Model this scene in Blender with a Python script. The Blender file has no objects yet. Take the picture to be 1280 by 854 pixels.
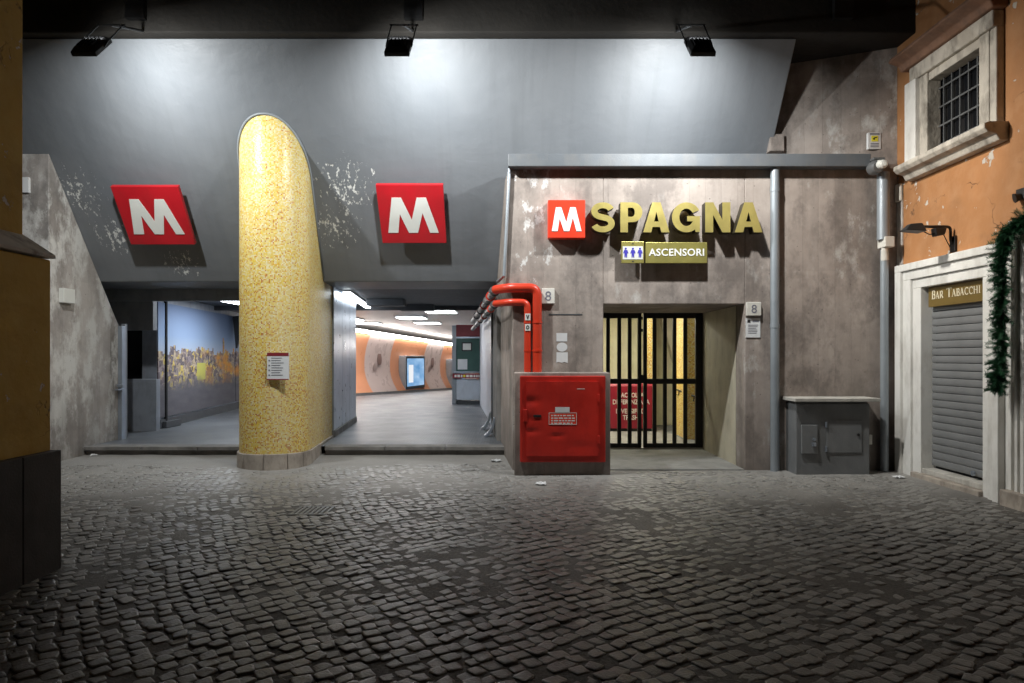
import bpy, math, random
from mathutils import Vector, Matrix, noise
random.seed(7)
SC = bpy.context.scene
COL = SC.collection
R = math.radians

# ------------------------------------------------------------------ camera, sky, fill sun, exposure
F, HZ, CH = 853.33, 445.0, 1.55          # focal length in photo pixels, horizon row, eye height
cam = bpy.data.cameras.new('camera')
camo = bpy.data.objects.new('camera', cam)
COL.objects.link(camo)
camo.location = (0, 0, CH)
camo.rotation_euler = (R(90), 0, 0)
cam.sensor_width = 36
cam.lens = 24
cam.shift_y = 18 / 1280
cam.clip_end = 400
SC.camera = camo

world = bpy.data.worlds.new('World')
SC.world = world
world.use_nodes = True
wn = world.node_tree
sky = wn.nodes.new('ShaderNodeTexSky')
sky.sky_type = 'NISHITA'
sky.sun_disc = False
sky.sun_elevation = R(-5)
sky.sun_rotation = R(200)
wn.links.new(sky.outputs[0], wn.nodes['Background'].inputs[0])
wn.nodes['Background'].inputs[1].default_value = 0.02

moon = bpy.data.lights.new('fill_sun', 'SUN')  # faint warm fill added to lift the ochre wall, source unseen
moon.energy = 0.022
moon.angle = R(10)
moon.color = (1.0, 0.86, 0.68)
fill_obj = bpy.data.objects.new('fill_sun', moon)
fill_obj.rotation_euler = (R(50), 0, R(48))
COL.objects.link(fill_obj)

SC.view_settings.view_transform = 'Standard'
SC.view_settings.look = 'None'
SC.view_settings.exposure = 0.0
SC.view_settings.gamma = 1.0
SC.cycles.max_bounces = 6
SC.cycles.diffuse_bounces = 4
SC.cycles.use_denoising = True
SC.cycles.sample_clamp_indirect = 6.0

# ------------------------------------------------------------------ pixel -> place helpers
def px(x, Y): return (x - 640) * Y / F
def pz(y, Y): return CH + (HZ - y) * Y / F
def P(x, y, Y): return Vector((px(x, Y), Y, pz(y, Y)))
D = 9.27                                  # distance of the concrete front wall
def slopeY(Z): return 8.99 + (5.73 - Z) * 0.7205   # front of the sloping canopy
def slopeZ(Y): return 5.73 - (Y - 8.99) / 0.7205

# ------------------------------------------------------------------ materials
class NT:
    def __init__(s, name):
        s.m = bpy.data.materials.new(name)
        s.m.use_nodes = True
        s.t = s.m.node_tree
        s.b = s.t.nodes['Principled BSDF']
    def nd(s, typ, ins=None, out=0, **at):
        n = s.t.nodes.new('ShaderNode' + typ)
        for k, v in at.items(): setattr(n, k, v)
        for k, v in (ins or {}).items(): s.put(n.inputs[k], v)
        return n.outputs[out]
    def put(s, sock, v):
        if isinstance(v, bpy.types.NodeSocket): s.t.links.new(v, sock)
        else: sock.default_value = v
    def set(s, k, v): s.put(s.b.inputs[k], v)
    def pos(s): return s.nd('NewGeometry', out='Position')
    def math(s, op, a, b=0.0, c=0.0, clamp=False): return s.nd('Math', {0: a, 1: b, 2: c}, operation=op, use_clamp=clamp)
    def vec(s, op, a, b=(0, 0, 0)): return s.nd('VectorMath', {0: a, 1: b}, operation=op)
    def noise(s, v, sc, det=4, rough=.55, out=0): return s.nd('TexNoise', {'Vector': v, 'Scale': sc, 'Detail': det, 'Roughness': rough}, out=out)
    def ramp(s, f, stops, interp='LINEAR'):
        n = s.t.nodes.new('ShaderNodeValToRGB')
        n.color_ramp.interpolation = interp
        e = n.color_ramp.elements
        while len(e) < len(stops): e.new(0.5)
        for el, (p, c) in zip(e, stops):
            el.position = p
            el.color = (*c, 1) if isinstance(c, tuple) else (c, c, c, 1)
        s.put(n.inputs[0], f)
        return n.outputs[0]
    def mix(s, f, a, b, bt='MIX'):
        n = s.t.nodes.new('ShaderNodeMix')
        n.data_type = 'RGBA'
        n.blend_type = bt
        def c4(v): return (*v, 1) if isinstance(v, tuple) and len(v) == 3 else v
        s.put(n.inputs[0], f); s.put(n.inputs[6], c4(a)); s.put(n.inputs[7], c4(b))
        return n.outputs[2]
    def bump(s, h, dist=.01, strength=1.0, nrm=None):
        ins = {'Height': h, 'Distance': dist, 'Strength': strength}
        if nrm is not None: ins['Normal'] = nrm
        return s.nd('Bump', ins)

def c4(c): return (*c, 1)
def paint(name, col, rough=.5, metal=0.0, vary=.12, scale=3.0, bump=.002, bscale=60, dirt=None, dirt_amt=.5, spec=None):
    """plain paint / metal / plaster with uneven tone, dirt blotches, small relief"""
    n = NT(name)
    p = n.pos()
    f = n.noise(p, scale, 5)
    lo = tuple(c * (1 - vary) for c in col); hi = tuple(min(1, c * (1 + vary)) for c in col)
    base = n.mix(n.ramp(f, [(.3, 0.0), (.7, 1.0)]), lo, hi)
    if dirt:
        d = n.noise(n.vec('MULTIPLY', p, (1, 1, .45)), scale * 1.7, 7, .65)
        base = n.mix(n.math('MULTIPLY', n.ramp(d, [(.48, 0.0), (.68, 1.0)]), dirt_amt), base, dirt)
    n.set('Base Color', base)
    n.set('Metallic', metal)
    n.set('Roughness', n.nd('MapRange', {0: n.noise(p, scale * 3, 4), 3: max(.05, rough - .1), 4: min(1, rough + .12)}))
    if spec is not None: n.set('Specular IOR Level', spec)
    if bump: n.set('Normal', n.bump(n.noise(p, bscale, 3), bump))
    return n.m

def emit(name, col, st):
    n = NT(name)
    n.set('Base Color', c4(col)); n.set('Emission Color', c4(col)); n.set('Emission Strength', st)
    return n.m

def concrete(name, col, board=.22, axis='x', white=0.5, lowdark=0.0, wlo=.56, wreg=.42):
    """board-marked raw concrete: boards of different tone, pits, lime stains"""
    n = NT(name)
    p = n.pos()
    sx = n.nd('SeparateXYZ', {0: p}, out=0 if axis == 'x' else 1)
    sz = n.nd('SeparateXYZ', {0: p}, out=2)
    bx = n.math('DIVIDE', n.math('ADD', sx, n.math('MULTIPLY', n.noise(p, 2.5, 2), .03)), board)
    tone = n.nd('TexWhiteNoise', {'W': n.math('FLOOR', bx)}, noise_dimensions='1D', out=0)
    fr = n.math('FRACT', bx)
    edge = n.math('LESS_THAN', n.math('MINIMUM', fr, n.math('SUBTRACT', 1.0, fr)), .012)
    big = n.noise(n.vec('MULTIPLY', p, (1, 1, .5)), 1.1, 6, .62)
    streak = n.noise(n.vec('MULTIPLY', p, (6, 6, .35)), 1.6, 4)
    v = n.math('ADD', n.math('MULTIPLY', tone, .10), n.math('ADD', n.math('MULTIPLY', big, 1.15), n.math('MULTIPLY', streak, .3)))
    v = n.math('ADD', v, n.math('MULTIPLY', n.math('SUBTRACT', n.noise(p, 5.5, 6, .65), .5), .4))
    dk = tuple(c * .52 for c in col); lt = tuple(min(1, c * 1.38) for c in col)
    base = n.ramp(v, [(.54, dk), (.72, col), (.92, lt)])
    hor = n.nd('TexWhiteNoise', {'W': n.math('FLOOR', n.math('DIVIDE', sz, 1.35))}, noise_dimensions='1D', out=0)
    base = n.mix(n.math('MULTIPLY', hor, .25), base, tuple(c * .7 for c in col))
    wn_ = n.noise(n.vec('MULTIPLY', p, (1.4, 1.4, .8)), 2.2, 9, .68)
    wm = n.math('MULTIPLY', n.ramp(wn_, [(wlo, 0.0), (wlo + .11, 1.0)]), n.ramp(n.noise(p, .7, 2), [(wreg, 0.0), (wreg + .18, 1.0)]))
    base = n.mix(n.ramp(n.noise(p, 1.9, 4), [(.4, 0.0), (.7, .35)]), base, (.22, .18, .155))
    base = n.mix(n.math('MULTIPLY', wm, white), base, (.6, .585, .56))
    if axis == 'x':
        g = n.math('SUBTRACT', 1.0, n.math('ABSOLUTE', n.math('DIVIDE', n.math('SUBTRACT', sx, .27), .33)), clamp=True)
        g = n.math('MULTIPLY', g, n.nd('MapRange', {0: sz, 1: 2.2, 2: 3.0}))
        spn = n.math('ADD', n.noise(n.vec('MULTIPLY', p, (1, 1, .55)), 6, 8, .7), n.math('MULTIPLY', g, .14))
        base = n.mix(n.math('MULTIPLY', n.ramp(spn, [(.62, 0.0), (.67, 1.0)]), n.math('GREATER_THAN', g, .02)), base, (.62, .6, .58))
        sm_ = n.noise(n.vec('MULTIPLY', n.vec('ADD', p, (7, 3, 1)), (1, 1, .7)), 1.7, 8, .7)
        base = n.mix(n.ramp(sm_, [(.48, 0.0), (.62, .65)]), base, (.12, .1, .09))
    pits = n.nd('TexVoronoi', {'Vector': p, 'Scale': 9.0}, out='Distance')
    pit = n.math('LESS_THAN', pits, .07)
    base = n.mix(n.math('MULTIPLY', pit, .6), base, tuple(c * .35 for c in col))
    base = n.mix(n.math('MULTIPLY', edge, .15), base, tuple(c * .5 for c in col))
    # uneven darker tone towards the foot of the wall
    gr = n.math('SUBTRACT', n.math('ADD', n.noise(n.vec('MULTIPLY', p, (3, 3, .8)), 1.5, 6), .25), n.math('MULTIPLY', sz, .45))
    base = n.mix(n.ramp(gr, [(.25, 0.0), (.75, .55 + lowdark)]), base, tuple(c * .38 for c in col))
    n.set('Base Color', base)
    n.set('Roughness', .78)
    h = n.math('SUBTRACT', n.math('MULTIPLY', n.noise(p, 28, 6), .5), n.math('ADD', n.math('MULTIPLY', pit, .9), n.math('MULTIPLY', edge, .25)))
    n.set('Normal', n.bump(n.math('ADD', h, n.math('MULTIPLY', tone, .15)), .006))
    return n.m

M = {}
M['concrete'] = concrete('concrete', (.32, .272, .242), white=.75)
M['concrete_side'] = concrete('concrete_side', (.36, .33, .31), .3, 'y', white=1.0, wlo=.47, wreg=.25)
M['concrete_dark'] = paint('concrete_dark', (.2, .19, .18), .8, dirt=(.08, .075, .07), vary=.25, bump=.006, bscale=25)

def slab_mat():
    n = NT('canopy_paint')
    p = n.pos()
    base = n.mix(n.ramp(n.noise(n.vec('MULTIPLY', p, (1, .6, .6)), .8, 6), [(.35, 0.0), (.7, 1.0)]), (.15, .162, .178), (.195, .205, .22))
    st = n.noise(n.vec('MULTIPLY', p, (5, .3, .3)), 1.5, 4)
    base = n.mix(n.math('MULTIPLY', n.ramp(st, [(.5, 0.0), (.75, 1.0)]), .22), base, (.105, .112, .12))
    msk = None
    for c, r in (((-2.5, 10.1, 4.05), .55), ((-2.75, 10.6, 3.6), .5), ((-6.55, 10.2, 3.95), .5), ((-6.2, 10.6, 3.4), .4), ((-5.3, 10.9, 3.0), .35)):
        d = n.nd('VectorMath', {0: p, 1: c}, operation='DISTANCE', out='Value')
        g = n.math('SUBTRACT', 1.0, n.math('DIVIDE', d, r), clamp=True)
        msk = g if msk is None else n.math('MAXIMUM', msk, g)
    chip = n.math('ADD', n.noise(n.vec('MULTIPLY', p, (1.6, 1, .8)), 11, 8, .72), n.math('MULTIPLY', msk, .13))
    cm = n.ramp(chip, [(.63, 0.0), (.65, 1.0)])
    cm = n.math('MULTIPLY', cm, n.math('GREATER_THAN', msk, .02))
    base = n.mix(cm, base, (.72, .72, .70))
    n.set('Base Color', base)
    n.set('Roughness', .5)
    h = n.math('SUBTRACT', n.math('MULTIPLY', n.noise(p, 3.5, 4), 1.0), n.math('MULTIPLY', cm, .25))
    n.set('Normal', n.bump(h, .012))
    return n.m
M['canopy'] = slab_mat()

def mosaic_mat():
    n = NT('mosaic')
    p = n.pos()
    uv = n.nd('UVMap')
    t = n.vec('SCALE', uv)
    t.node.inputs['Scale'].default_value = 1 / .018
    cell = n.vec('FLOOR', t)
    fr = n.vec('FRACTION', t)
    wn_ = n.nd('TexWhiteNoise', {'Vector': cell}, noise_dimensions='3D', out=0)
    wn2 = n.nd('TexWhiteNoise', {'Vector': n.vec('ADD', cell, (17.3, 5.1, 2))}, noise_dimensions='3D', out=0)
    sz = n.nd('SeparateXYZ', {0: p}, out=2)
    # lower courses have more saturated tesserae laid in
    lo = n.math('SUBTRACT', 1.0, n.math('DIVIDE', sz, 5.2), clamp=True)
    patch = n.math('MULTIPLY', n.math('SUBTRACT', n.noise(p, 1.6, 3), .5), .35)
    k = n.math('ADD', n.math('ADD', wn_, n.math('MULTIPLY', lo, .16)), patch)
    colr = n.ramp(k, [(0.0, (.82, .73, .45)), (.30, (.80, .66, .26)), (.52, (.79, .60, .15)), (.74, (.79, .55, .05)), (.93, (.74, .38, .03)), (1.03, (.55, .2, .03))], 'CONSTANT')
    colr = n.mix(n.math('MULTIPLY', wn2, .3), colr, (.55, .45, .2), 'MULTIPLY')
    fx = n.nd('SeparateXYZ', {0: fr}, out=0); fy = n.nd('SeparateXYZ', {0: fr}, out=1)
    g = n.math('MINIMUM', n.math('MINIMUM', fx, fy), n.math('MINIMUM', n.math('SUBTRACT', 1.0, fx), n.math('SUBTRACT', 1.0, fy)))
    grout = n.math('LESS_THAN', g, .06)
    colr = n.mix(n.math('MULTIPLY', grout, .7), colr, (.5, .44, .28))
    wash = n.ramp(n.noise(n.vec('MULTIPLY', p, (1, 1, .4)), 1.3, 4), [(.45, 0.0), (.7, .35)])
    colr = n.mix(wash, colr, (.7, .62, .4))
    n.set('Base Color', colr)
    n.set('Roughness', n.math('ADD', .3, n.math('MULTIPLY', wn2, .15)))
    n.set('Specular IOR Level', .4)
    n.set('Normal', n.bump(n.math('ADD', n.math('MULTIPLY', wn2, .5), n.math('MULTIPLY', n.math('SUBTRACT', 1.0, grout), .6)), .0018))
    return n.m
M['mosaic'] = mosaic_mat()
M['travertine'] = paint('travertine', (.40, .35, .30), .7, vary=.25, scale=4, bump=.004, bscale=30, dirt=(.16, .13, .11), dirt_amt=.7)
M['grey_rim'] = paint('grey_rim', (.24, .26, .28), .45)
M['red_sign'] = paint('red_sign', (.50, .012, .02), .34, vary=.12, scale=1.5, bump=0, dirt=(.36, .02, .022), dirt_amt=.5)
M['red_bright'] = paint('red_bright', (.78, .05, .02), .35, vary=.06, bump=0)
M['white_sign'] = paint('white_sign', (.72, .72, .68), .4, vary=.05, bump=0)
M['white_bright'] = paint('white_bright', (.85, .85, .84), .4, vary=.04, bump=0)
M['brass'] = paint('brass', (.60, .49, .16), .36, metal=.6, vary=.1, scale=4, bump=.0006, bscale=90)
M['letter_side'] = paint('letter_side', (.06, .05, .03), .5, metal=.3, bump=0)
M['brass_panel'] = paint('brass_panel', (.42, .37, .11), .4, metal=.6, vary=.1, bump=0)
M['black_metal'] = paint('black_metal', (.012, .012, .013), .45, vary=.2, bump=.0006)
M['grey_metal'] = paint('grey_metal', (.105, .115, .128), .6, metal=.0, vary=.1, dirt=(.16, .15, .14), dirt_amt=.35)
M['pipe_grey'] = paint('pipe_grey', (.28, .31, .34), .42, metal=.3, vary=.1)
M['pipe_dark'] = paint('pipe_dark', (.16, .165, .17), .45, metal=.4, vary=.2)
M['pipe_red'] = paint('pipe_red', (.62, .045, .018), .33, vary=.08, dirt=(.4, .05, .03), dirt_amt=.3, bump=.0008)
M['fire_red'] = paint('fire_red', (.55, .024, .014), .44, vary=.16, scale=2, dirt=(.30, .012, .009), dirt_amt=.6, bump=.0015, bscale=9)
M['cab_grey'] = paint('cab_grey', (.155, .16, .165), .6, vary=.12, dirt=(.28, .28, .27), dirt_amt=.25)
M['stone_light'] = paint('stone_light', (.50, .48, .44), .65, vary=.15, dirt=(.25, .23, .2), dirt_amt=.6, bump=.004)
M['plaster_white'] = paint('plaster_white', (.72, .71, .68), .6, vary=.07, dirt=(.35, .32, .28), dirt_amt=.4, bump=.002, bscale=25)
M['stone_frame'] = paint('stone_frame', (.50, .46, .40), .75, vary=.2, scale=3, dirt=(.14, .12, .10), dirt_amt=.8, bump=.008, bscale=22)
M['terracotta'] = paint('terracotta', (.23, .125, .08), .8, vary=.25, dirt=(.09, .06, .05), bump=.008, bscale=18)
M['shutter'] = paint('shutter', (.21, .215, .22), .5, metal=.15, vary=.1, dirt=(.2, .2, .2), dirt_amt=.25)
M['dark_void'] = paint('dark_void', (.012, .012, .013), .9, bump=0)
M['brown_sign'] = paint('brown_sign', (.16, .105, .025), .45, vary=.1, bump=0)
M['cream_text'] = paint('cream_text', (.72, .66, .5), .5, bump=0)
M['paper'] = paint('paper', (.68, .69, .70), .7, vary=.06, bump=0)
M['ink'] = paint('ink', (.16, .16, .2), .7, bump=0)
M['maroon'] = paint('maroon', (.22, .02, .03), .5, bump=0)
M['black_ink'] = paint('black_ink', (.02, .02, .022), .6, bump=0)
M['plate_stone'] = paint('plate_stone', (.62, .6, .55), .6, vary=.1, dirt=(.4, .37, .3), dirt_amt=.4)
M['blue_ink'] = paint('blue_ink', (.05, .04, .42), .5, bump=0)
M['yellow'] = paint('yellow', (.75, .68, .05), .5, bump=0)
M['steel'] = paint('steel', (.42, .47, .55), .3, metal=.8, vary=.15, scale=2, bump=.0008, bscale=3)
M['cream_wall'] = paint('cream_wall', (.66, .63, .46), .6, vary=.08, dirt=(.4, .33, .2), dirt_amt=.3)
M['recess_wall'] = paint('recess_wall', (.50, .46, .36), .65, vary=.1, dirt=(.28, .25, .19), dirt_amt=.5)
M['dark_paint'] = paint('dark_paint', (.055, .058, .064), .55, vary=.15)
M['soffit'] = paint('soffit', (.085, .09, .095), .6, vary=.15)
M['blue_grey'] = paint('blue_grey', (.24, .26, .30), .5, vary=.12, dirt=(.1, .1, .11), dirt_amt=.4)
M['pale_panel'] = paint('pale_panel', (.5, .54, .6), .45, vary=.08, dirt=(.3, .31, .33), dirt_amt=.3)
M['kiosk_glass'] = paint('kiosk_glass', (.07, .13, .115), .18, vary=.1, bump=0)
M['asphalt_floor'] = None
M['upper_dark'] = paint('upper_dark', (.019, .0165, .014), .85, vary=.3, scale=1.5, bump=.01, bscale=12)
M['plinth'] = paint('plinth', (.045, .042, .04), .7, vary=.25, dirt=(.09, .08, .07), dirt_amt=.3, bump=.003)
M['tube'] = emit('tube', (.85, .93, 1.0), 15)
M['panel_light'] = emit('panel_light', (.93, .97, 1.0), 13)
M['strip_light'] = emit('strip_light', (1.0, .95, .9), 34)
M['lens'] = emit('lens', (.93, 1.0, .98), 6)
M['room_light'] = emit('room_light', (1.0, .97, .80), 38)
M['bin_red'] = paint('bin_red', (.28, .012, .03), .4, vary=.08, bump=0)
M['ceil_metal'] = None

def ceil_mat():
    n = NT('ceiling_slats')
    p = n.pos()
    s = n.math('FRACT', n.math('DIVIDE', n.nd('SeparateXYZ', {0: p}, out=1), .14))
    base = n.mix(n.noise(p, 1.2, 4), (.20, .185, .18), (.30, .28, .27))
    base = n.mix(n.math('LESS_THAN', s, .12), base, (.07, .065, .06))
    n.set('Base Color', base); n.set('Roughness', .38); n.set('Metallic', .5)
    n.set('Normal', n.bump(n.math('GREATER_THAN', s, .12), .01))
    return n.m
M['ceil_metal'] = ceil_mat()

def ochre_mat(name, col, pale, damp):
    n = NT(name)
    p = n.pos()
    a = n.noise(n.vec('MULTIPLY', p, (1, 1, .7)), 1.0, 7, .6)
    base = n.mix(n.ramp(a, [(.35, 0.0), (.7, 1.0)]), tuple(c * .72 for c in col), col)
    base = n.mix(n.ramp(n.noise(p, 5, 5), [(.45, 0.0), (.8, .4)]), base, pale)
    dm = n.noise(n.vec('MULTIPLY', p, (1, 1, 1.8)), 1.3, 6, .7)
    base = n.mix(n.ramp(dm, [(.55, 0.0), (.75, .6)]), base, damp)
    chips = n.ramp(n.math('ADD', n.noise(p, 6, 7, .62), n.math('MULTIPLY', n.noise(p, 1.1, 2), .3)), [(.80, 0.0), (.815, 1.0)])
    base = n.mix(chips, base, (.55, .5, .44))
    # hairline cracks
    w = n.nd('TexVoronoi', {'Vector': n.vec('ADD', n.vec('MULTIPLY', p, (1, .55, 1.5)), n.noise(p, 2.5, 4, out=1)), 'Scale': .55}, feature='DISTANCE_TO_EDGE', out=0)
    crack = n.ramp(w, [(0.0, 1.0), (.006, 0.0)])
    crack = n.math('MULTIPLY', crack, n.ramp(n.noise(p, 1.7, 2), [(.5, 0.0), (.58, 1.0)]))
    base = n.mix(n.math('MULTIPLY', crack, .8), base, (.07, .035, .02))
    n.set('Base Color', base); n.set('Roughness', .82)
    n.set('Normal', n.bump(n.math('SUBTRACT', n.noise(p, 14, 6), n.math('ADD', n.math('MULTIPLY', crack, 1.0), n.math('MULTIPLY', chips, .5))), .006))
    return n.m
M['orange_plaster'] = ochre_mat('orange_plaster', (.48, .22, .085), (.52, .30, .16), (.26, .13, .06))
M['ochre_plaster'] = ochre_mat('ochre_plaster', (.58, .37, .08), (.6, .44, .16), (.32, .2, .05))

def ground_mat():
    n = NT('street_dirt')
    p = n.pos()
    base = n.mix(n.ramp(n.noise(p, 1.4, 7, .6), [(.35, 0.0), (.68, 1.0)]), (.032, .028, .024), (.075, .067, .058))
    base = n.mix(n.ramp(n.noise(p, 45, 4), [(.4, 0.0), (.75, .6)]), base, (.17, .16, .15))
    y = n.nd('SeparateXYZ', {0: p}, out=1)
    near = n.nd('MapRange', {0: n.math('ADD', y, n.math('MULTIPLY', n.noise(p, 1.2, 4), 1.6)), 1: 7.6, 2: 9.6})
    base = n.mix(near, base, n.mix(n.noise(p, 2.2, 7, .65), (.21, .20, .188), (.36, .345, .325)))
    n.set('Base Color', base)
    n.set('Roughness', n.nd('MapRange', {0: n.noise(p, 3, 4), 3: .55, 4: .85}))
    n.set('Normal', n.bump(n.noise(p, 60, 6, .7), .008))
    return n.m
M['dirt'] = ground_mat()

def stone_mat():
    n = NT('basalt_sett')
    p = n.pos()
    tone = n.nd('Attribute', {}, out='Fac', attribute_name='tone')
    base = n.mix(tone, (.04, .038, .036), (.21, .20, .185))
    base = n.mix(n.math('MULTIPLY', n.ramp(n.noise(p, 16, 6, .65), [(.4, 0.0), (.7, 1.0)]), .5), base, (.07, .066, .06))
    base = n.mix(n.ramp(n.noise(p, 110, 3), [(.55, 0.0), (.75, .35)]), base, (.3, .29, .27))
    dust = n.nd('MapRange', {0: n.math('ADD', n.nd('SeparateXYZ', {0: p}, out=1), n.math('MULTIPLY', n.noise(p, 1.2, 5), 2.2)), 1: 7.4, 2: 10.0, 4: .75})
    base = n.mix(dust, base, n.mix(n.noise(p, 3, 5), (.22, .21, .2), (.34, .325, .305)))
    n.set('Base Color', base)
    n.set('Roughness', n.nd('MapRange', {0: n.noise(p, 5, 5), 3: .22, 4: .5}))
    n.set('Specular IOR Level', .6)
    n.set('Normal', n.bump(n.noise(p, 55, 5, .65), .006, .9))
    return n.m
M['sett'] = stone_mat()

def floor_mat():
    n = NT('stud_rubber_floor')
    p = n.pos()
    base = n.mix(n.ramp(n.noise(p, .9, 6, .6), [(.35, 0.0), (.7, 1.0)]), (.09, .098, .11), (.15, .158, .17))
    base = n.mix(n.ramp(n.noise(p, 5, 6, .7), [(.55, 0.0), (.75, .5)]), base, (.09, .09, .1))
    v = n.nd('TexVoronoi', {'Vector': p, 'Scale': 22.0, 'Randomness': 0.0}, out=0)
    n.set('Base Color', base); n.set('Roughness', n.nd('MapRange', {0: n.noise(p, 2, 4), 3: .3, 4: .55}))
    n.set('Normal', n.bump(n.ramp(v, [(.25, 1.0), (.4, 0.0)]), .003))
    return n.m
M['asphalt_floor'] = floor_mat()

def orange_tunnel():
    return paint('orange_tunnel', (.84, .37, .20), .3, vary=.06, scale=.8, bump=0)
M['orange_gloss'] = orange_tunnel()
M['pink_gloss'] = paint('pink_gloss', (.72, .58, .54), .28, vary=.05, scale=.8, bump=0)

def mural_mat():
    """flat print: a city skyline under a blue sky (u along the wall, v up)"""
    n = NT('skyline_print')
    uv = n.nd('UVMap')
    u = n.nd('SeparateXYZ', {0: uv}, out=0); v = n.nd('SeparateXYZ', {0: uv}, out=1)
    skyc = n.ramp(v, [(.5, (.46, .50, .58)), (.72, (.25, .33, .48)), (1.0, (.16, .21, .33))])
    cu = n.nd('CombineXYZ', {0: n.math('FLOOR', n.math('MULTIPLY', u, 46.0)), 1: 0.0, 2: 0.0})
    step = n.nd('TexWhiteNoise', {'Vector': cu}, noise_dimensions='3D', out=0)
    cu2 = n.nd('CombineXYZ', {0: n.math('FLOOR', n.math('MULTIPLY', u, 17.0)), 1: 3.0, 2: 0.0})
    step2 = n.nd('TexWhiteNoise', {'Vector': cu2}, noise_dimensions='3D', out=0)
    hgt = n.math('ADD', .53, n.math('ADD', n.math('MULTIPLY', step, .05), n.math('MULTIPLY', step2, .07)))
    spire = n.math('MULTIPLY', n.math('LESS_THAN', n.math('ABSOLUTE', n.math('SUBTRACT', u, .80)), .014), .14)
    hgt = n.math('ADD', hgt, spire)
    vor = n.nd('TexVoronoi', {'Vector': n.vec('MULTIPLY', uv, (44, 24, 1)), 'Scale': 1.0, 'Randomness': 1.0}, distance='CHEBYCHEV', out='Color')
    t = n.nd('SeparateXYZ', {0: vor}, out=0)
    city = n.ramp(t, [(0.0, (.15, .12, .13)), (.22, (.27, .22, .22)), (.42, (.40, .31, .22)), (.62, (.24, .18, .16)), (.72, (.58, .43, .12)), (.92, (.18, .14, .15))], 'CONSTANT')
    fine = n.nd('TexVoronoi', {'Vector': n.vec('MULTIPLY', uv, (90, 60, 1)), 'Scale': 1.0}, distance='CHEBYCHEV', out='Color')
    city = n.mix(.35, city, n.nd('SeparateXYZ', {0: fine}, out=1), 'OVERLAY')
    warm = n.math('MULTIPLY', n.ramp(n.noise(n.vec('MULTIPLY', uv, (4, 5, 1)), 1.0, 3), [(.44, 0.0), (.58, 1.0)]), n.ramp(u, [(.45, 0.0), (.7, 1.0)]))
    city = n.mix(warm, city, (.7, .30, .05), 'MIX')
    wedge = n.math('MULTIPLY', n.math('LESS_THAN', n.math('ABSOLUTE', n.math('SUBTRACT', u, .48)), .055), n.math('LESS_THAN', n.math('ABSOLUTE', n.math('SUBTRACT', v, .38)), .085))
    city = n.mix(wedge, city, (.55, .50, .12))
    low = n.ramp(n.math('ADD', v, n.math('MULTIPLY', n.math('SUBTRACT', n.noise(n.vec('MULTIPLY', uv, (9, 9, 1)), 1.0, 5), .5), .22)), [(.22, 1.0), (.36, 0.0)])
    city = n.mix(low, city, n.mix(n.noise(n.vec('MULTIPLY', uv, (8, 14, 1)), 1.0, 5), (.085, .08, .095), (.19, .175, .185)))
    n.set('Base Color', n.mix(n.math('LESS_THAN', v, hgt), skyc, city))
    n.set('Roughness', .7)
    n.set('Specular IOR Level', .15)
    return n.m
M['mural'] = mural_mat()

def screen_mat():
    n = NT('backlit_advert')
    uv = n.nd('UVMap')
    u = n.nd('SeparateXYZ', {0: uv}, out=0); v = n.nd('SeparateXYZ', {0: uv}, out=1)
    g = n.ramp(n.noise(n.vec('MULTIPLY', uv, (1.5, 2, 1)), 1.2, 2), [(.3, (.12, .32, .62)), (.6, (.36, .58, .85)), (.8, (.75, .85, .95))])
    w = n.math('MULTIPLY', n.math('LESS_THAN', n.math('ABSOLUTE', n.math('SUBTRACT', u, .22)), .13), n.math('LESS_THAN', n.math('ABSOLUTE', n.math('SUBTRACT', v, .45)), .32))
    c = n.mix(w, g, (.9, .93, .97))
    n.set('Base Color', (0.02, .02, .02, 1)); n.set('Emission Color', c); n.set('Emission Strength', .95); n.set('Roughness', .2)
    return n.m
M['screen'] = screen_mat()

def pine_mat():
    n = NT('pine_foil')
    p = n.pos()
    n.set('Base Color', n.mix(n.ramp(n.noise(p, 30, 3), [(.35, 0.0), (.65, 1.0)]), (.010, .055, .026), (.035, .14, .06)))
    n.set('Roughness', .45)
    return n.m
M['pine'] = pine_mat()

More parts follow.
